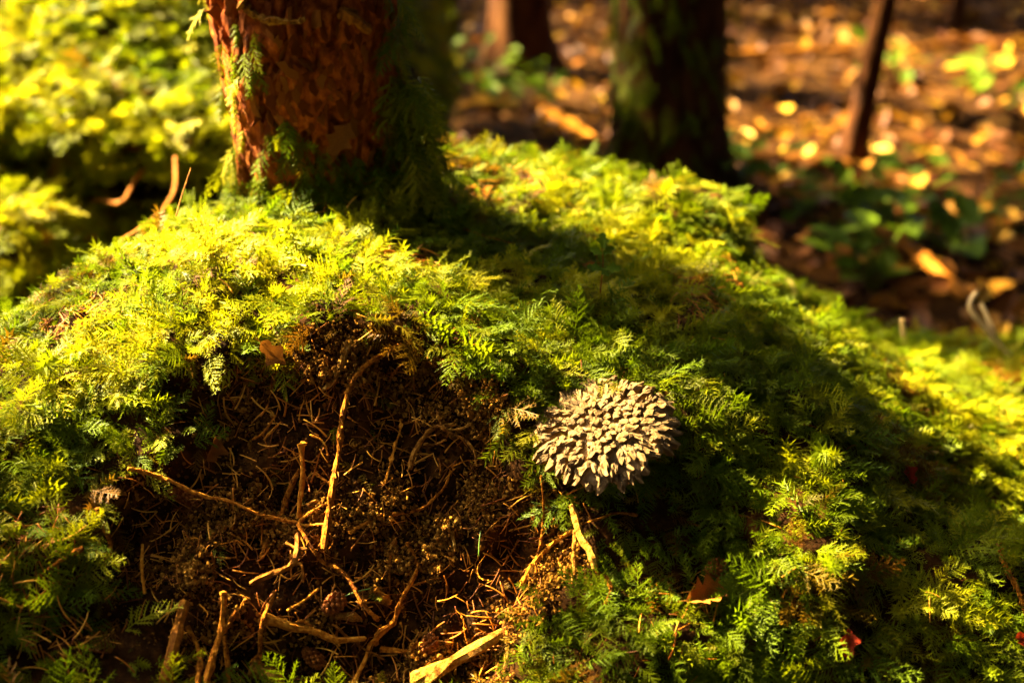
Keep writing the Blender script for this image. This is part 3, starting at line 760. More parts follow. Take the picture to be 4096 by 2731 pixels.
# ------------------------------------------------------------------ the scaly mushroom
R_CAP = .0440
stem_foot, _ = hit(622, 500, -.01, B_MOUND)
mush = thing('mushroom', stem_foot, 'grey-brown scaly-capped mushroom with a ragged notched rim standing out of the moss', 'mushroom')
cap_rot = Matrix((cx_, cy_, CAPN)).transposed()
cap_mat = Matrix.Translation(capc - CAPN * .008 - Vector(stem_foot)) @ cap_rot.to_4x4()
def rim(a):                                   # lobed outline; the two deep notches face the viewer
    r = 1 + .025 * math.sin(3 * a + .6) + .018 * math.sin(7 * a + 2) + .012 * math.sin(13 * a)
    for c, w, k in ((-math.pi / 2 + .02, .085, .10), (-.78, .13, .13), (-2.05, .10, .05), (.25, .1, .03)):
        d = (a - c + math.pi) % (2 * math.pi) - math.pi; r -= k * math.exp(-(d / w) ** 2)
    return r * R_CAP
def cap_z(r, a):
    t = r / R_CAP
    return .0070 * (1 - t ** 2.4) - .0022 * math.exp(-(t / .22) ** 2) + .0016 * math.sin(2 * a + 1) * t - .002 * max(0, t - .85) / .15 + .002 * math.sin(5 * a) * max(0, t - .6)
nr, na = 16, 84; CV = [(0, 0, cap_z(0, 0))]; CF = []
for i in range(1, nr + 1):
    for k in range(na):
        a = 2 * math.pi * k / na; r = rim(a) * i / nr; CV.append((r * math.cos(a), r * math.sin(a), cap_z(r, a)))
def ring(i, k): return 1 + (i - 1) * na + k % na
for k in range(na): CF.append((0, ring(1, k), ring(1, k + 1)))
for i in range(1, nr):
    for k in range(na): CF.append((ring(i, k), ring(i + 1, k), ring(i + 1, k + 1), ring(i, k + 1)))
# rolled rim
base = ring(nr, 0)
for dz, f in ((-.0025, 1.0), (-.0045, .95)):
    for k in range(na):
        a = 2 * math.pi * k / na; r = rim(a) * f; CV.append((r * math.cos(a), r * math.sin(a), cap_z(rim(a), a) + dz - .0012 * math.sin(9 * a + 1)))
for q in range(2):
    s0 = base + q * na
    for k in range(na): CF.append((s0 + k, s0 + na + k, s0 + na + (k + 1) % na, s0 + (k + 1) % na))
cap = obj('cap', new_mesh('cap', np.array(CV), CF, M['cap'], True), mush); cap.matrix_local = cap_mat
UV_ = []; UF = []
for i, (f, z) in enumerate(((.95, -.0085), (.8, -.0115), (.5, -.013), (.25, -.016))):
    for k in range(na):
        a = 2 * math.pi * k / na; UV_.append((rim(a) * f * math.cos(a), rim(a) * f * math.sin(a), z + (cap_z(rim(a), a) + .004 if i == 0 else 0)))
for q in range(3):
    for k in range(na): UF.append((q * na + k, q * na + (k + 1) % na, (q + 1) * na + (k + 1) % na, (q + 1) * na + k))
po = obj('pore_layer', new_mesh('pore_layer', np.array(UV_), UF, M['pore'], True), mush); po.matrix_local = cap_mat
top = capc - CAPN * .022
v_, f_ = tube([Vector(stem_foot), Vector(stem_foot).lerp(top, .5) + Vector((0, .002, 0)), top], .0095, .0075, n=10, sides=12, knob=.06, seed=2); place_mesh('stem', v_, f_, M['stem'], mush)
def scale_mesh(seed, blocky):
    rg = np.random.default_rng(seed); n = 10; V = []; Fs = []
    a = np.linspace(0, 2 * math.pi, n, endpoint=False) + math.pi / 2 + rg.uniform(-.15, .15, n); rr = rg.uniform(.82, 1.18, n)
    for z, f, sh in ((-.15, 1.0, 0), (.34, .90, .05), (.56, .70 if blocky else .66, .08 if blocky else .20)):
        for i in range(n):
            wx = .50 * math.cos(a[i]) * rr[i]; wy = .52 * math.sin(a[i]) * rr[i]; tipw = 0
            if wy > 0 and not blocky: wx *= (1 - .34 * (wy / .55)); wy *= 1.22; tipw = .16 * (z > .2) * (wy / .7)
            j = rg.uniform(-.07, .07, 3)
            V.append((wx * f + j[0], wy * f + sh + j[1], z + tipw * .5 + j[2] * 1.6 * (z > 0)))
    V.append((rg.uniform(-.12, .12), rg.uniform(0, .2), rg.uniform(.46, .66)))
    for q in range(2):
        for i in range(n):
            j = (i + 1) % n; Fs.append((q * n + i, q * n + j, (q + 1) * n + j, (q + 1) * n + i))
    for i in range(n): Fs.append((2 * n + i, 2 * n + (i + 1) % n, 3 * n))
    return new_mesh('scale', np.array(V), Fs, M['scale'])
S_POINT = [scale_mesh(i, False) for i in range(12)]; S_BLOCK = [scale_mesh(40 + i, True) for i in range(8)]
rgs = np.random.default_rng(8); NSC = 165
for i in range(NSC + 40):
    t = math.sqrt((i + .4) / NSC); a = i * 2.39996 + rgs.normal(0, .07); t = min(.95, max(.02, t * .95 + rgs.normal(0, .015)))
    if i >= NSC: t = .985; a = (i - NSC) / 40 * 2 * math.pi + rgs.normal(0, .04)
    r = rim(a) * t; z = cap_z(r, a)
    e = 1e-4; sl = (cap_z(r + e, a) - z) / e
    out = Vector((math.cos(a), math.sin(a), sl)).normalized()
    if t > .84: out = (out + Vector((0, 0, -.32 * (t - .84) / .12))).normalized()
    side = Vector((-math.sin(a), math.cos(a), 0)); nn = side.cross(out)
    if nn.z < 0: nn = -nn
    side = out.cross(nn)
    block = t < .55 or rgs.uniform() < .2
    s = (.0074 + .0008 * t) * rgs.uniform(.8, 1.15)
    o = obj('scale', (S_BLOCK if block else S_POINT)[rgs.integers(0, 8 if block else 12)], cap)
    m = Matrix((side, out, nn)).transposed().to_4x4()
    m = m @ Matrix.Rotation(rgs.normal(0, .3), 4, 'Z') @ Matrix.Rotation(rgs.normal(.08 if t > .4 else 0, .12), 4, 'X') @ Matrix.Rotation(rgs.normal(0, .12), 4, 'Y')
    o.matrix_local = Matrix.Translation(Vector((r * math.cos(a), r * math.sin(a), z - .0003))) @ m @ Matrix.Diagonal((s * rgs.uniform(.75, 1.05) * (1.05 if block else .80), s * (rgs.uniform(.8, 1.1) if block else 1.10 + .30 * t), s * rgs.uniform(.6, 1.0), 1))

# ------------------------------------------------------------------ twigs and roots on the soil face
def Z(ox, oy, s):                              # coordinates read from an enlarged view of the photograph
    return lambda pts: [((ox + x * s) / 4.0, (oy + y * s) / 4.0) for x, y in pts]
Z7 = Z(700, 1300, 1400 / 2195); Z8 = Z(0, 1800, 1300 / 2189); Z1 = Z(1000, 2000, 1200 / 2352); Z2 = Z(2000, 1900, 1400 / 2352)
Z4 = Z(3200, 1900, 896 / 1691); ZA = Z(0, 0, 1400 / 2195); ZF = Z(0, 0, 4096 / 2352)
def path(pts, r, lift, ends=0.0):
    P = []; n = len(pts)
    for i, (u, v) in enumerate(pts):
        e = ends * (2 * i / (n - 1) - 1) ** 2
        p, _n = hit(u, v, 0); P.append(p + _n * (r * .7 + e) - ray(u, v).normalized() * lift)
    # iron out jumps in depth so that the twig bridges hollows
    Q = [p.copy() for p in P]
    for _ in range(2):
        for i in range(1, n - 1):
            m = (P[i - 1] + P[i + 1]) / 2; d = ray(*pts[i]).normalized(); k = (m - P[i]).dot(d)
            if k < 0: Q[i] = P[i] + d * k * .7
        P = [q.copy() for q in Q]
    return P
def twig(name, paths, rads, label, mat='twig', cat='twig', lift=.003, ends=0.0, group=None, knob=.14, thorns=0, seed=0, sub='side_twig'):
    """first path is the main stem, the others side pieces"""
    lines = [path(p, r[0], lift, ends) for p, r in zip(paths, rads)]
    c = lines[0][len(lines[0]) // 2]
    def build(ln, r, sd):
        parts = [tube(ln, r[0], r[1], sides=8, knob=knob * 1.25, seed=sd, bend=.0016)]
        if thorns:
            C = catmull(ln, thorns); rg = np.random.default_rng(sd)
            for k in range(1, thorns):
                T = C[k] - C[k - 1]; T /= np.linalg.norm(T) + 1e-9; d = rg.normal(size=3); d -= T * (d @ T); d /= np.linalg.norm(d) + 1e-9
                rr = r[0] + (r[1] - r[0]) * k / thorns
                parts.append(tube([C[k], C[k] + (d * .8 + T * .8) * rr * 2.6], rr * .55, rr * .15, n=2, sides=4, knob=0, seed=k))
        return merge(parts)
    if len(lines) == 1:
        v, f = build(lines[0], rads[0], seed); o = place_mesh(name, v, f, M[mat], None, origin=c); return tag(o, label, cat, group)
    t = thing(name, c, label, cat, group)
    for i, (ln, r) in enumerate(zip(lines, rads)):
        v, f = build(ln, r, seed + i); place_mesh('main_stem' if i == 0 else sub, v, f, M[mat], t)
    return t
mm = .00074
twig('twig', [Z7([(1420, 120), (1280, 200), (1170, 270), (1110, 360), (1070, 480), (1040, 640), (1020, 830), (990, 1010), (960, 1230), (930, 1400)])], [(2.2 * mm, 2.9 * mm)],
     'long rough twig arching from the moss lip down the middle of the soil face', lift=.010, seed=1, thorns=26)
twig('twig', [Z8([(865, 125), (1060, 185), (1300, 270), (1600, 370), (1850, 455), (2000, 495)]), Z1([(370, 185), (450, 320), (560, 470), (700, 560), (790, 650), (850, 750), (920, 860), (1000, 940)]),
              Z7([(765, 1243), (850, 1170), (970, 1110)]), Z7([(765, 1246), (850, 1252), (940, 1255)])],
     [(2.0 * mm, 1.5 * mm), (1.6 * mm, 2.1 * mm), (1.3 * mm, .9 * mm), (1.0 * mm, .8 * mm)], 'long thorny forked twig lying across the dark soil', lift=.012, seed=11, thorns=20, sub='branch')
twig('twig', [Z7([(795, 750), (805, 900), (800, 1050), (790, 1215)]), Z7([(800, 760), (797, 742)])], [(2.6 * mm, 2.2 * mm), (3.6 * mm, 3.4 * mm)], 'short upright twig with a rounded knob at its top end', lift=.006, seed=21, sub='knob')
twig('twig', [Z7([(785, 900), (720, 1050), (660, 1180), (600, 1310), (540, 1460)])], [(2.0 * mm, 2.6 * mm)], 'straight slanting twig crossing under the thorny forked one', lift=.004, seed=25)
twig('root', [Z7([(1470, 900), (1500, 800), (1560, 700), (1640, 630), (1760, 620)]), Z7([(1650, 540), (1680, 630), (1760, 690), (1830, 730), (1880, 800), (1890, 870), (1925, 875)]),
              Z7([(1930, 480), (1900, 560), (1820, 640), (1700, 660)]), Z7([(1560, 745), (1640, 735), (1700, 715)])],
     [(2.4 * mm, 1.8 * mm), (1.9 * mm, 1.0 * mm), (.9 * mm, 1.4 * mm), (1.3 * mm, 1.0 * mm)], 'pale crooked branching root hanging beside the mushroom', mat='pale_twig', cat='root', lift=.006, seed=31, sub='branch')
twig('root', [Z7([(1415, 590), (1390, 700), (1360, 840), (1320, 990)])], [(1.6 * mm, 1.1 * mm)], 'thin crumbly root hanging left of the pale branching root', cat='root', lift=.004, seed=41, knob=.3)
twig('root', [Z7([(1730, 910), (1690, 1010), (1620, 1090), (1540, 1150), (1370, 1185)])], [(1.0 * mm, 1.7 * mm)], 'curved thin root sweeping over the lower soil below the branching root', cat='root', lift=.004, seed=42)
twig('twig', [Z7([(1780, 1210), (1740, 1280), (1752, 1420)]), Z7([(1650, 1240), (1700, 1330), (1740, 1410)]), Z7([(1690, 1262), (1780, 1210)])], [(2.2 * mm, 1.6 * mm), (1.3 * mm, 1.0 * mm), (1.2 * mm, 1.2 * mm)],
     'small pale triangle of broken twig pieces lodged in the soil', mat='pale_twig', lift=.004, seed=44, sub='branch')
twig('twig', [Z7([(1100, 1305), (1200, 1250), (1270, 1200)])], [(2.6 * mm, 1.5 * mm)], 'short stout broken twig right of the arching rough twig', lift=.003, seed=47)
twig('root', [Z8([(1245, 1010), (1200, 1160), (1160, 1320), (1110, 1575)])], [(4.2 * mm, 5.4 * mm)], 'thick smooth root dropping from moss out of the lower soil', mat='dark_twig', cat='root', lift=.006, seed=48, knob=.07)
twig('root', [Z8([(1510, 960), (1490, 1200), (1440, 1340), (1380, 1575)]), Z8([(1600, 1070), (1550, 1150), (1500, 1220)]), Z8([(1510, 1240), (1525, 1400), (1530, 1575)]), Z8([(1260, 1180), (1330, 1330), (1340, 1450), (1325, 1575)])],
     [(2.6 * mm, 3.0 * mm), (2.2 * mm, 2.4 * mm), (2.0 * mm, 1.8 * mm), (1.8 * mm, 2.8 * mm)], 'knotted cluster of forking roots beside the thick smooth root', cat='root', lift=.008, seed=51, sub='branch')
twig('twig', [Z1([(190, 710), (130, 880), (90, 1050), (75, 1290)]), Z1([(75, 1215), (30, 1245), (0, 1270)])], [(1.5 * mm, 2.0 * mm), (1.3 * mm, 1.0 * mm)], 'thin upright twig with a foot-like fork over the hollow', lift=.014, seed=55, sub='branch')
twig('root', [Z1([(110, 930), (280, 965), (480, 1000), (580, 1050), (720, 1090), (890, 1065)]), Z1([(480, 985), (420, 930), (360, 955)])], [(4.6 * mm, 2.6 * mm), (2.0 * mm, 1.2 * mm)], 'thick bent root with peeling bark lying across the lower soil', cat='root', lift=.006, seed=57, sub='bark_strip')
twig('root', [Z1([(1020, 1140), (1120, 1150), (1250, 1175), (1315, 1140)])], [(3.0 * mm, 2.2 * mm)], 'stubby knobbly root end in line with the thick bent root', cat='root', lift=.005, seed=59, knob=.25)
twig('root', [Z1([(1320, 490), (1290, 600), (1200, 760), (1150, 900), (1120, 970), (1000, 1050), (980, 1120)]), Z1([(985, 1075), (930, 1130), (900, 1220), (870, 1320), (820, 1440)])], [(1.6 * mm, 2.6 * mm), (1.7 * mm, 2.2 * mm)],
     'winding root that curls down and back through the lowest soil', cat='root', lift=.007, seed=61, sub='branch')
twig('dead_branch', [Z1([(2000, 1030), (1850, 1120), (1650, 1230), (1450, 1350), (1290, 1445)]), Z1([(1850, 1085), (1720, 1150), (1600, 1200)])], [(3.4 * mm, 5.6 * mm), (1.3 * mm, 1.2 * mm)], 'pale rotten branch lying slantwise under the low moss sprigs', mat='pale_twig', cat='branch', lift=.006, seed=63, knob=.2, sub='side_twig')
twig('twig', [Z1([(0, 650), (150, 590), (300, 510), (360, 430), (390, 290)]), Z1([(290, 345), (370, 380), (450, 385)]), Z1([(300, 510), (400, 500), (415, 640)])], [(3.0 * mm, 2.2 * mm), (1.8 * mm, 1.3 * mm), (1.6 * mm, 1.2 * mm)], 'curved forked twig sticking out in front of the soil face', mat='dark_twig', lift=.014, seed=65, sub='branch')
twig('root', [Z2([(490, 190), (530, 320), (560, 420), (620, 510), (645, 620)]), Z2([(525, 360), (520, 480), (495, 680)])], [(2.6 * mm, 4.0 * mm), (2.0 * mm, 1.9 * mm)], 'sunlit tan forked root directly below the mushroom', mat='pale_twig', cat='root', lift=.010, seed=67, sub='branch')
twig('root', [Z2([(650, 620), (725, 690), (752, 770), (715, 860)])], [(2.2 * mm, 2.4 * mm)], 'small curved orange root end among moss below the forked tan root', cat='root', lift=.008, seed=69)
twig('twig', [Z2([(500, 365), (330, 470), (220, 600), (150, 735)])], [(1.7 * mm, 2.1 * mm)], 'thorny brown twig slanting left from the forked tan root', lift=.008, seed=70, thorns=22)
twig('root', [Z2([(275, 0), (290, 200), (280, 400), (250, 560), (240, 700)])], [(1.1 * mm, 1.0 * mm)], 'very thin straight root hanging beside the mushroom stem', cat='root', lift=.008, seed=71)
twig('twig', [Z2([(580, 325), (700, 275), (800, 252), (920, 268)])], [(1.0 * mm, 1.2 * mm)], 'thin brown twig in the shade under the mushroom cap', lift=.005, seed=72)
twig('twig', [Z8([(650, 390), (700, 520), (735, 650), (710, 775)])], [(2.2 * mm, 2.6 * mm)], 'curved brown twig half sunk in moss left of the bare soil', lift=.012, seed=73)
twig('twig', [Z8([(960, 640), (955, 800), (970, 965)])], [(1.3 * mm, 1.3 * mm)], 'thin upright stick between moss tufts left of the roots', lift=.010, seed=74)
twig('bark_sliver', [Z8([(320, 800), (440, 720), (545, 660)])], [(1.4 * mm, 2.4 * mm)], 'orange-red sliver of bark lying on moss left of the soil', cat='bark', lift=.010, seed=75)
twig('twig', [ZF([(1065, 528), (1120, 546), (1200, 568)])], [(1.1 * mm, .8 * mm)], 'straight reddish stick on the shaded moss above the soil', lift=.010, seed=76)
twig('root', [Z7([(845, 705), (920, 740), (960, 820)])], [(1.3 * mm, .7 * mm)], 'short curled rootlet right of the knobbed upright twig', cat='root', lift=.004, seed=77)
twig('root', [Z7([(885, 930), (930, 960), (985, 1010)])], [(1.5 * mm, .9 * mm)], 'short orange rootlet touching the long arching twig', cat='root', lift=.005, seed=78)
twig('twig', [Z7([(490, 718), (560, 670), (630, 565)]), Z7([(570, 730), (620, 660), (665, 610)])], [(1.2 * mm, 1.0 * mm), (1.2 * mm, .8 * mm)], 'little forked brown twig below the pale curved needles', lift=.004, seed=79, sub='branch')
twig('root', [Z7([(545, 1195), (545, 1280), (540, 1390)])], [(1.3 * mm, .7 * mm)], 'short rootlet dangling from the long thorny forked twig', cat='root', lift=.006, seed=80)
twig('root', [Z7([(1090, 100), (1060, 190), (1000, 330), (930, 400)])], [(3.0 * mm, 1.2 * mm)], 'pale splintered root coming out from under the moss lip', mat='pale_twig', cat='root', lift=.004, seed=81, knob=.3)
twig('root', [Z7([(1110, 1400), (1190, 1290), (1280, 1190)])], [(.9 * mm, .8 * mm)], 'grey hair-thin root beside the stout broken twig', mat='dark_twig', cat='root', lift=.004, seed=82)
twig('twig', [Z1([(300, 860), (420, 780), (530, 690)])], [(1.4 * mm, 1.1 * mm)], 'slender twig slanting above the thick bent root', lift=.006, seed=83)
twig('root', [Z1([(640, 980), (780, 1070), (900, 1150), (1040, 1250)])], [(1.1 * mm, .8 * mm)], 'dark thin root running along beneath the bent root', mat='dark_twig', cat='root', lift=.009, seed=84)
twig('root', [Z1([(1100, 700), (1095, 480), (1140, 310)])], [(1.1 * mm, 1.7 * mm)], 'dull upright root among soil crumbs below the arching twig', mat='dark_twig', cat='root', lift=.004, seed=85)
twig('root', [Z1([(1215, 330), (1270, 420), (1290, 500)])], [(1.8 * mm, 1.2 * mm)], 'short orange root above the winding root', cat='root', lift=.004, seed=86)
twig('twig', [Z1([(570, 875), (700, 895), (870, 925)])], [(2.2 * mm, 2.8 * mm)], 'flat splintered piece of pale twig above the bent root', mat='pale_twig', lift=.004, seed=87, knob=.3)
twig('twig', [Z4([(1480, 470), (1500, 570), (1560, 720), (1640, 880), (1700, 1060)])], [(2.0 * mm, 2.4 * mm)], 'reddish rough twig standing in the moss of the right-hand slope', lift=.010, seed=88, thorns=12)
twig('wood_chip', [Z1([(20, 1310), (130, 1370), (250, 1440)])], [(7 * mm, 6 * mm)], 'thick flaking chunk of rotten wood at the foot of the soil', mat='pale_twig', cat='wood', lift=.004, seed=89, knob=.2)
twig('wood_chip', [Z1([(990, 700), (1040, 760), (1090, 810)])], [(3 * mm, 3 * mm)], 'small flat wood chip beside the winding root', cat='wood', lift=.003, seed=90, knob=.25)

# many thin rootlets woven through the soil
rgr = np.random.default_rng(66); nroot = 0
ROOT_L = {0: 'thin orange rootlet threading the bare soil face', 1: 'dull dark rootlet threading the bare soil face'}
while nroot < 95:
    u = rgr.uniform(140, 720); v = rgr.uniform(360, 678)
    if not in_poly(np.array([u]), np.array([v]), SOIL)[0]: continue
    a = rgr.uniform(0, 6.28); L = rgr.uniform(12, 42); pts = [(u, v)]
    for k in range(4):
        a += rgr.normal(0, .5); pts.append((pts[-1][0] + L / 4 * math.cos(a), pts[-1][1] + L / 4 * math.sin(a)))
    kind_ = int(rgr.uniform() < .45); r_ = rgr.uniform(.2, .65) * .001
    twig('rootlet', [pts], [(r_ * 1.2, r_ * .25)], ROOT_L[kind_], mat='dark_twig' if kind_ else 'twig', cat='root', lift=rgr.uniform(.001, .006), group='orange rootlets in the soil' if not kind_ else 'dark rootlets in the soil', seed=500 + nroot, knob=.2); nroot += 1

# stalks that stand free of the ground
def stalk(name, paths, label, cat, mat, rads, sub='side_stalk'):
    lines = [[at(u, v, d) for u, v, d in p] for p in paths]; c = lines[0][-1]
    if len(lines) == 1:
        v, f = tube(lines[0], *rads[0], sides=7, knob=.06, seed=5); return tag(place_mesh(name, v, f, M[mat], None, origin=c), label, cat)
    t = thing(name, c, label, cat)
    for i, (ln, r) in enumerate(zip(lines, rads)):
        v, f = tube(ln, *r, sides=7, knob=.06, seed=i); place_mesh('main_stem' if i == 0 else sub, v, f, M[mat], t)
    return t
za = ZA([(1100, 985), (1095, 1190), (1000, 1340), (900, 1425), (770, 1510)])
stalk('twig', [[(u, v, d) for (u, v), d in zip(za, (1.62, 1.56, 1.46, 1.38, 1.26))]], 'bent bare twig propped behind the mound below the bank moss', 'twig', 'dark_twig', [(.0022, .0032)])
zb = ZA([(960, 1000), (850, 1120), (770, 1260), (640, 1255), (520, 1245)])
stalk('twig', [[(u, v, d) for (u, v), d in zip(zb, (1.72, 1.66, 1.62, 1.70, 1.80))]], 'kinked pale twig hanging across the dark hollow of the bank', 'twig', 'dark_twig', [(.0028, .0028)])
def grounded(u, v, d0):
    p, n = hit(u, v, -.004, B_MOUND); return project(np.array(p))[2]
d_ = float(grounded(905, 352, 1.4)); stalk('grass_stalk', [[(902, 319, d_ - .01), (904, 335, d_ - .005), (906, 356, d_)]], 'short straight dry straw standing upright in the sunny moss', 'grass', 'straw', [(.0022, .0026)])
d_ = float(grounded(1012, 362, 1.5)); stalk('grass_stalk', [[(977, 291, d_), (970, 307, d_), (992, 335, d_), (1016, 366, d_)], [(981, 303, d_ + .01), (988, 318, d_ + .005), (994, 334, d_)]], 'forked dry straw stem leaning out of the sunny moss', 'grass', 'straw', [(.002, .0038), (.0022, .003)])
d_ = float(grounded(800, 312, 1.4)); stalk('grass_stalk', [[(768, 285, d_ + .03), (780, 279, d_ + .02), (792, 285, d_ + .01), (800, 314, d_)]], 'hooked dry straw arching over behind the mound shoulder', 'grass', 'straw', [(.002, .0022)])
d_ = float(grounded(195, 200, 1.2)); stalk('grass_stalk', [[(191, 168, d_ + .02), (182, 195, d_ + .01), (176, 216, d_)]], 'hair-thin dark stalk standing beside the trunk foot', 'grass', 'dark_twig', [(.0005, .0006)])

# ------------------------------------------------------------------ needles
def needle_mesh(seed, mat):
    rg = np.random.default_rng(seed); c = rg.uniform(.0, .10) * rg.choice([-1, 1])
    P = [(0 + c * (1 - (2 * t - 1) ** 2), t - .5, .04 * (1 - (2 * t - 1) ** 2)) for t in np.linspace(0, 1, 5)]
    v, f = tube(P, .034, .022, n=6, sides=5, knob=.05, seed=seed)
    return new_mesh('needle', v, f, mat, True)
ND = [needle_mesh(i, M['needle']) for i in range(8)]; NG = needle_mesh(3, M['green_needle'])
rgn = np.random.default_rng(17)
NEEDLE_SOIL = 'dry brown conifer needle lying on the bare soil face'; NEEDLE_MOSS = 'dry brown conifer needle lying on the moss'
def put_needle(u, v, ang, L, soil_=True, me=None, label=None, lift=.002, thick=1.0, group=None):
    loc_ = B_MOUND.ray_cast(ORIG, ray(u, v).normalized())[0]
    if loc_ is None or project(np.array(loc_))[2] > 1.6: return
    p, n = hit(u, v, 0, B_MOUND)
    d = ray(u, v); r = Vector((1, 0, 0)); r = (r - n * r.dot(n)).normalized(); w = n.cross(r)
    y = (r * math.cos(ang) + w * math.sin(ang) + n * rgn.normal(.12, .22)).normalized()
    x = y.cross(n).normalized(); z = x.cross(y)
    o = obj('fallen_needle', me or ND[rgn.integers(0, 8)])
    o.matrix_world = Matrix.Translation(p + n * lift) @ Matrix((x, y, z)).transposed().to_4x4() @ Matrix.Diagonal((L * thick, L, L * thick, 1))
    tag(o, label or (NEEDLE_SOIL if soil_ else NEEDLE_MOSS), 'needle', group or ('needles on the soil face' if soil_ else 'needles on the moss'))
# pale curved ones that stand out
for (x, y, a, L) in [(352, 515, 1.75, .021), (565, 495, -.6, .019), (685, 480, 1.5, .019), (293, 420, 1.75, .017), (400, 462, -.1, .015), (905, 600, 1.4, .014), (965, 425, -.7, .012), (1525, 340, 1.4, .020), (1170, 190, 1.5, .017), (630, 465, 2.0, .016)]:
    (u, v), = Z7([(x, y)]); put_needle(u, v, a, L, me=ND[rgn.integers(0, 8)], lift=.005, thick=1.15, label='pale curved dry needle standing out on the upper soil under the moss lip', group='pale needles under the moss lip')
for (x, y, a, L) in [(1820, 345, 1.5, .017), (830, 745, .25, .018)]:
    (u, v), = Z1([(x, y)]); put_needle(u, v, a, L, me=NG, label='green needle lying on the dark lower soil', group='green needles on the soil', lift=.004)
n1 = 0
while n1 < 170:
    u = rgn.uniform(130, 725); v = rgn.uniform(345, 680)
    if not in_poly(np.array([u]), np.array([v]), SOIL)[0]: continue
    put_needle(u, v, rgn.uniform(0, math.pi), rgn.uniform(.009, .021), True, lift=rgn.uniform(.001, .007)); n1 += 1
n2 = 0
for e in patch + [(50, 600, 70, 80, 0), (110, 640, 110, 40, 0), (690, 615, 60, 40, 0)]:
    for _ in range(5 if e[0] > 100 else 12):
        a = rgn.uniform(0, 6.28); k = math.sqrt(rgn.uniform()); put_needle(e[0] + e[2] * k * math.cos(a), e[1] + e[3] * k * math.sin(a), rgn.uniform(0, math.pi), rgn.uniform(.010, .020), False, lift=rgn.uniform(.004, .012)); n2 += 1
for _ in range(25):
    put_needle(rgn.uniform(20, 1000), rgn.uniform(215, 660), rgn.uniform(0, math.pi), rgn.uniform(.009, .018), False, lift=rgn.uniform(.008, .014))
# the uncountable rest, and crumbs
def soil_scatter(n, w, r):
    P, I = sample_grid(P1, SHP, n, w, r); return P, grid_normals(P1, SHP)[I], I
SRC_N = [obj('needle_shape', needle_mesh(30 + i, M['needle_i']), link=False) for i in range(4)]
wn_ = np.clip(sm * 1.0 + bare * 3.0 + .06, 0, 2); wn_[(u1 < -60) | (u1 > 1080) | (v1 > 740) | (v1 < 100)] = 0
PN, NN, IN = soil_scatter(4800, wn_, rgn); NN[NN[:, 2] < 0] *= -1
scatter('needle_litter', PN + NN * rgn.uniform(0, .005, len(PN))[:, None], moss_frames(PN, NN, rgn, .05, .3, 1.0), rgn.uniform(.006, .017, len(PN)), rgn.integers(0, 4, len(PN)), rgn.uniform(0, 1, len(PN)), SRC_N, 'thin scatter of broken brown needles over soil and moss', 'needles')
def crumb_mesh(seed):
    rg = np.random.default_rng(seed)
    t = (1 + 5 ** .5) / 2
    V = np.array([(-1, t, 0), (1, t, 0), (-1, -t, 0), (1, -t, 0), (0, -1, t), (0, 1, t), (0, -1, -t), (0, 1, -t), (t, 0, -1), (t, 0, 1), (-t, 0, -1), (-t, 0, 1)]) / 1.9
    V *= rg.uniform(.6, 1.35, (12, 1)) * np.array([1, .8, .7])
    Fs = [(0, 11, 5), (0, 5, 1), (0, 1, 7), (0, 7, 10), (0, 10, 11), (1, 5, 9), (5, 11, 4), (11, 10, 2), (10, 7, 6), (7, 1, 8), (3, 9, 4), (3, 4, 2), (3, 2, 6), (3, 6, 8), (3, 8, 9), (4, 9, 5), (2, 4, 11), (6, 2, 10), (8, 6, 7), (9, 8, 1)]
    return new_mesh('crumb', V, Fs, M['crumb'])
SRC_C = [obj('crumb_shape', crumb_mesh(i), link=False) for i in range(5)]
cl = fbm(P1 * 38, 3, 88)
wc = sm * np.clip(cl * 3 + .35, .12, 1.6) + .03 * bare; wc[(v1 > 740)] = 0
PC, NC, IC = soil_scatter(46000, wc, rgn); NC[NC[:, 2] < 0] *= -1
sc = np.exp(rgn.normal(math.log(.0009), .55, len(PC))).clip(.0004, .0021)
PC = PC + NC * (np.abs(rgn.normal(0, .003, len(PC))) * np.clip(cl[IC] * 3, 0, 1.5))[:, None]
scatter('soil_crumbs', PC, rgn.uniform(0, 6.28, (len(PC), 3)), sc, rgn.integers(0, 5, len(PC)), (.42 + .6 * cl[IC] + rgn.normal(0, .28, len(PC))).clip(0, 1), SRC_C, 'dark crumbly soil grains clinging to the bare face', 'soil')

# ------------------------------------------------------------------ small cones, dead leaves, seedling
def cone_obj(u, v, L, Wd, ang, label):
    p, n = hit(u, v, Wd * .5, B_MOUND); rg = np.random.default_rng(int(u))
    d = ray(u, v).normalized(); r = Vector((1, 0, 0)); w = d.cross(r).normalized() * -1
    ax = (r * math.cos(ang) + w * math.sin(ang)).normalized(); bx_ = ax.cross(d).normalized(); cx2 = ax.cross(bx_)
    core = []; 
    v_, f_ = tube([p - ax * L * .48, p, p + ax * L * .48], Wd * .30, Wd * .22, n=8, sides=8, knob=.05, seed=1)
    t = thing('small_cone', p, label, 'cone')
    place_mesh('core', v_, f_, M['cone'], t)
    parts = []
    for k in range(46):
        s = (k + .5) / 46 * 2 - 1; a = k * 2.4; rr = Wd * .5 * math.sqrt(max(.08, 1 - s * s * .85))
        o = p + ax * (s * L * .48) + (bx_ * math.cos(a) + cx2 * math.sin(a)) * rr * .55
        e = p + ax * (s * L * .48 + L * .10) + (bx_ * math.cos(a) + cx2 * math.sin(a)) * rr
        parts.append(tube([o, e], Wd * .10, Wd * .13, n=2, sides=6, knob=.1, seed=k))
    v_, f_ = merge(parts); so = place_mesh('cone_scales', v_, f_, M['cone'], t); so['kind'] = 'stuff'
    return t
(u, v), = Z1([(1400, 1190)]); cone_obj(u, v, .016, .011, 1.1, 'orange-brown bumpy little cone on the lowest soil above the rotten branch')
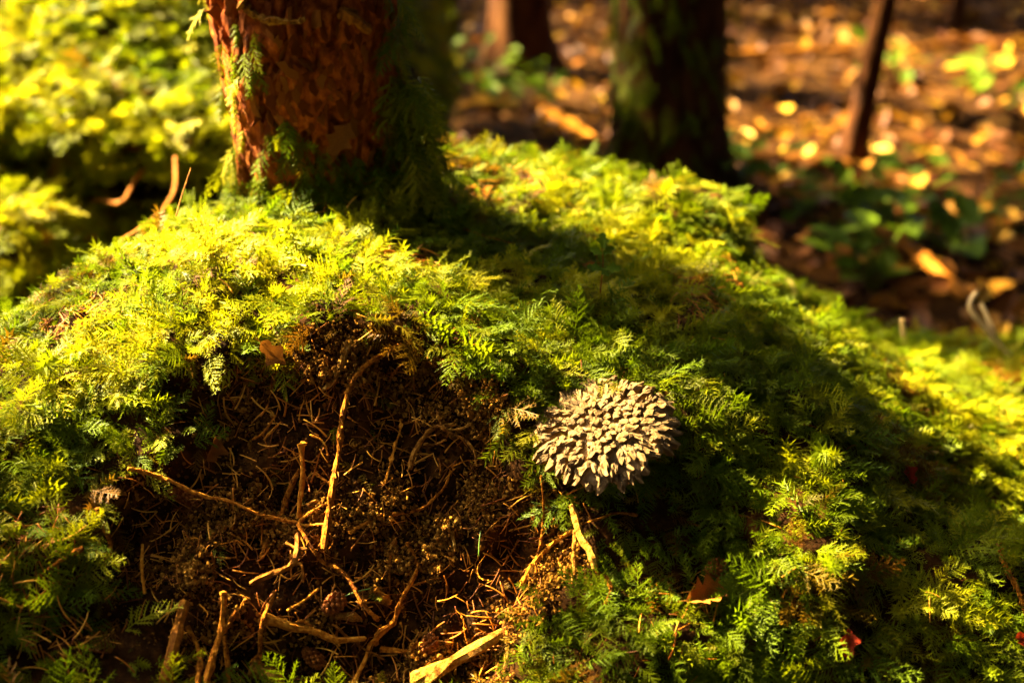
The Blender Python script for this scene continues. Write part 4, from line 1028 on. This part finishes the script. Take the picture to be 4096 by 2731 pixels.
(u, v), = Z1([(655, 815)]); cone_obj(u, v, .015, .012, .6, 'reddish crumbling cone above the thick bent root')
(u, v), = Z1([(515, 1235)]); cone_obj(u, v, .016, .010, -.7, 'small cone lying alone in the dark hollow under the bent root')
(u, v), = Z2([(1475, 645)]); cone_obj(u, v, .0125, .012, .3, 'round brown cone in shade beside the bright moss tuft')
(u, v), = Z8([(1250, 285)]); cone_obj(u, v, .022, .010, -.35, 'long dark red cone half hidden under the thorny forked twig')

def leaf_mesh(seed, mat, lobes=0, curl=.25, name='leaf'):
    rg = np.random.default_rng(seed); n = 11; V = []; Fs = []
    for i in range(n):
        t = i / (n - 1); w = math.sin(math.pi * min(1, t * .96 + .03)) ** .8 * .30
        if lobes: w *= 1 + .38 * math.sin(t * math.pi * 2 * lobes + .5)
        b = .10 * math.sin(t * 3 + seed)
        for k, s in enumerate((-1, -.5, 0, .5, 1)):
            V.append((s * w + b * .4, t - .5, curl * (abs(s) * w * 1.4) + curl * .6 * (t - .5) ** 2 * math.cos(seed) + rg.normal(0, .012)))
    for i in range(n - 1):
        for k in range(4): a = i * 5 + k; Fs.append((a, a + 1, a + 6, a + 5))
    V += [(-.012, -.5, 0), (.012, -.5, 0), (.02, -.72, .03), (0, -.72, .03)]; m = len(V) - 4; Fs.append((m, m + 1, m + 2, m + 3))
    return new_mesh(name, np.array(V), Fs, mat, True)
def put_leaf(me, p, n, ang, L, label, cat='leaf', group=None, tilt=.2, name='fallen_leaf', rg=rgn):
    r = Vector((1, 0, 0)); n = Vector(n).normalized(); r = (r - n * r.dot(n)); 
    if r.length < .1: r = Vector((0, 1, 0)) - n * n.y
    r.normalize(); w = n.cross(r)
    y = (r * math.cos(ang) + w * math.sin(ang) + n * rg.normal(0, tilt)).normalized(); x = y.cross(n).normalized(); z = x.cross(y)
    o = obj(name, me); o.matrix_world = Matrix.Translation(p) @ Matrix((x, y, z)).transposed().to_4x4() @ Matrix.Diagonal((L, L, L, 1))
    return tag(o, label, cat, group)
LF = [leaf_mesh(i, M['leaf'], curl=.2 + .2 * (i % 3)) for i in range(6)] + [leaf_mesh(10 + i, M['leaf'], 3, curl=.3) for i in range(3)]
TAN = leaf_mesh(77, M['brown_leaf'], 2, .6)
pt = on_trunk(341, 136, .006); put_leaf(leaf_mesh(11, M['brown_leaf'], 3, .3), pt, ORIG - pt, 1.1, .030, 'ragged orange-brown leaf stuck to the lower bark of the trunk')
(u, v), = Z(0, 900, 1400 / 2195)([(1765, 815)]); p, n = hit(u, v, .016, B_MOUND); put_leaf(leaf_mesh(12, M['brown_leaf'], 2, .5), p, (ORIG - p).normalized() + n, -.7, .022, 'torn reddish leaf hanging on the moss lip above the soil')
for (x, y, L, a, lab) in [(1300, 1400, .022, 1.0, 'curled yellowish leaf scrap under the feathery moss sprig at the soil edge'), (1120, 1500, .018, -.8, 'narrow folded leaf scrap beside the yellowish one')]:
    (u, v), = Z(0, 900, 1400 / 2195)([(x, y)]); p, n = hit(u, v, .005, B_MOUND); put_leaf(TAN if L > .02 else LF[3], p, n, a, L, lab)
(u, v), = Z4([(285, 1260)]); p, n = hit(u, v, .012, B_MOUND); RL = leaf_mesh(5, M['red_leaf'], 2, .5); put_leaf(RL, p, n + (ORIG - p), 1.6, .018, 'crumpled dark red leaf beside the bright moss on the right')
(u, v), = Z4([(1640, 1290)]); p, n = hit(u, v, .012, B_MOUND); put_leaf(RL, p, n + (ORIG - p), .2, .022, 'bright red leaf tip poking from moss below the rough twig')
(u, v), = Z4([(730, 70)]); p, n = hit(u, v, .012, B_MOUND); put_leaf(RL, p, n + (ORIG - p), 2.0, .016, 'small dull red leaf edge in the moss fold')
(u, v), = ZF([(1620, 1385)]); p, n = hit(u, v, .008, B_MOUND); put_leaf(leaf_mesh(14, M['brown_leaf'], 4, .7), p, n, .3, .03, 'crinkled brown dead leaf among needles in the low moss')

# seedling with lobed leaves
p0, n0 = hit(597, 306, -.003, B_MOUND)
dS = float(project(np.array(p0))[2])
seed_t = thing('seedling', p0, 'tiny green lobed-leaf seedling standing in the shaded moss', 'seedling')
sp = [Vector(p0), at(601, 285, dS - .004), at(603, 262, dS - .006), at(602, 250, dS - .006)]
v_, f_ = tube(sp, .0007, .0004, n=10, sides=5, knob=.02, seed=1); place_mesh('stem', v_, f_, M['dark_twig'], seed_t)
SL = leaf_mesh(21, M['green_leaf'], 2.5, .15, 'leaf')
for (u, v, a, L) in [(603, 240, 1.5, .013), (596, 251, 2.6, .010), (609, 250, .5, .010), (594, 267, 2.8, .011), (613, 268, -.2, .012), (605, 272, -.9, .009)]:
    c = at(u, v, dS - .008); o = obj('leaf', SL, seed_t); n = (ORIG - c).normalized() + Vector((0, 0, .6)); n.normalize()
    r = Vector((1, 0, 0)); r = (r - n * r.dot(n)).normalized(); w = n.cross(r); y = r * math.cos(a) + w * math.sin(a); x = y.cross(n)
    o.matrix_local = Matrix.Translation(c - Vector(p0)) @ Matrix((x, y, n)).transposed().to_4x4() @ Matrix.Diagonal((L, L, L, 1))

# ------------------------------------------------------------------ leaf litter behind
rgl = np.random.default_rng(23); nl = 0
while nl < 280:
    u = rgl.uniform(415, 1040); v = rgl.uniform(-30, 345)
    p, n = hit(u, v, 0)
    if project(np.array(p))[2] < 1.75: continue
    put_leaf(LF[rgl.integers(0, 9)], p + Vector((0, 0, .012)), Vector((rgl.normal(0, .35), rgl.normal(-.1, .35), 1)), rgl.uniform(0, 6.28), rgl.uniform(.035, .075), 'dry brown fallen leaf on the forest floor behind the mound', group='leaves on the forest floor', rg=rgl, tilt=.3); nl += 1
SRC_L = [obj('leaf_shape', leaf_mesh(60 + i, M['leaf_i'], curl=.3), link=False) for i in range(4)]
nL = 11000
PX = np.stack([rgl.uniform(-2.5, 3.6, nL), 1.5 + 6.5 * rgl.uniform(0, 1, nL) ** 1.2, np.zeros(nL)], 1); PX[:, 2] = floor_z(PX[:, 0], PX[:, 1]) + rgl.uniform(.0, .02, nL)
NX = np.stack([rgl.normal(0, .3, nL), rgl.normal(0, .3, nL), np.ones(nL)], 1); NX /= np.linalg.norm(NX, axis=1)[:, None]
scatter('leaf_litter', PX, moss_frames(PX, NX, rgl, 0, .1, 1), rgl.uniform(.025, .065, nL), rgl.integers(0, 4, nL), (.45 + .25 * fbm(PX * 2, 2, 3) + rgl.normal(0, .22, nL)).clip(0, 1), SRC_L, 'deep brown leaf litter covering the floor between the trees', 'leaf litter')
# sticks on the forest floor
def floor_stick(u0, v0, u1, v1, r, label, mat='dark_twig'):
    a, b = floor_at(u0, v0), floor_at(u1, v1); m = a.lerp(b, .5) + Vector((0, 0, .02))
    v_, f_ = tube([a + Vector((0, 0, r)), m, b + Vector((0, 0, r))], r, r * .7, n=16, sides=8, knob=.1, seed=int(u0)); tag(place_mesh('fallen_branch', v_, f_, M[mat], None, origin=m), label, 'branch')
floor_stick(880, 235, 965, 305, .014, 'reddish fallen branch slanting through the green sprigs on the floor')
floor_stick(715, 62, 850, 56, .016, 'dark fallen branch lying level in the sunlit litter behind the thin leaning tree')
floor_stick(700, 160, 850, 175, .02, 'dark rotten branch at the foot of the thin leaning tree')
floor_stick(870, 62, 1010, 40, .012, 'thin fallen branch in the farthest litter')
floor_stick(545, 118, 600, 150, .016, 'short fallen branch between the two big trunks', 'twig')
# green sprigs on the floor
GL = [leaf_mesh(80 + i, M['green_leaf'], curl=.25, name='leaf') for i in range(4)]
def sprig(u, v, n, spread, L, label, group=None):
    p = floor_at(u, v); t = thing('green_sprig', p, label, 'plant', group); rg = np.random.default_rng(int(u * 7 + v))
    stems = []
    for i in range(n):
        a = rg.uniform(0, 6.28); h = rg.uniform(.03, .11); k = spread * rg.uniform(.2, 1)
        tip = Vector((k * math.cos(a), k * math.sin(a), h)); stems.append(tube([(0, 0, -.01), (tip.x * .5, tip.y * .5, h * .8), tuple(tip)], .0015, .001, n=4, sides=4, knob=0))
        o = obj('leaf', GL[i % 4], t); nn = Vector((rg.normal(0, .4), rg.normal(-.2, .4), 1)).normalized()
        y = Vector((math.cos(a), math.sin(a), -.2)); y = (y - nn * y.dot(nn)).normalized(); x = y.cross(nn); s = L * rg.uniform(.7, 1.2)
        o.matrix_local = Matrix.Translation(tip) @ Matrix((x, y, nn)).transposed().to_4x4() @ Matrix.Diagonal((s, s, s, 1))
    v_, f_ = merge(stems); obj('stems', new_mesh('stems', v_, f_, M['green_leaf']), t)
    return t
G_ = 'green sprigs growing through the leaf litter'
for (u, v, n, s, L, lab) in [(455, 95, 14, .16, .045, 'low green sprig at the foot of the red-brown trunk, next to the mossy spruce'), (480, 82, 12, .14, .04, 'small green sprig against the base of the red-brown trunk'), (505, 110, 14, .15, .06, 'broad green sprig in shade just over the mound crest'),
                             (545, 100, 8, .1, .04, 'few-leaved sprig right of the red-brown trunk'), (725, 170, 8, .1, .06, 'green sprig right of the thick dark trunk foot'),
                             (850, 205, 16, .2, .06, 'green sprig below the thin leaning tree'), (900, 235, 20, .22, .06, 'large dense dark green sprig beside the reddish fallen branch'), (950, 255, 20, .22, .06, 'leafy sprig beyond the reddish fallen branch'),
                             (970, 228, 14, .18, .06, 'loose sprig at the back of the dense green clump'), (875, 290, 14, .14, .06, 'low sprig at the edge of the mossy right slope'), (815, 230, 8, .1, .05, 'small sprig among brown leaves behind the mound shoulder'),
                             (1000, 105, 10, .16, .07, 'sprig at the edge of the sunlit litter'), (900, 78, 10, .16, .07, 'sprig in the sun beyond the thin leaning tree'), (740, 195, 8, .1, .05, 'little sprig directly behind the mound shoulder')]:
    sprig(u, v, n, s, L, lab)
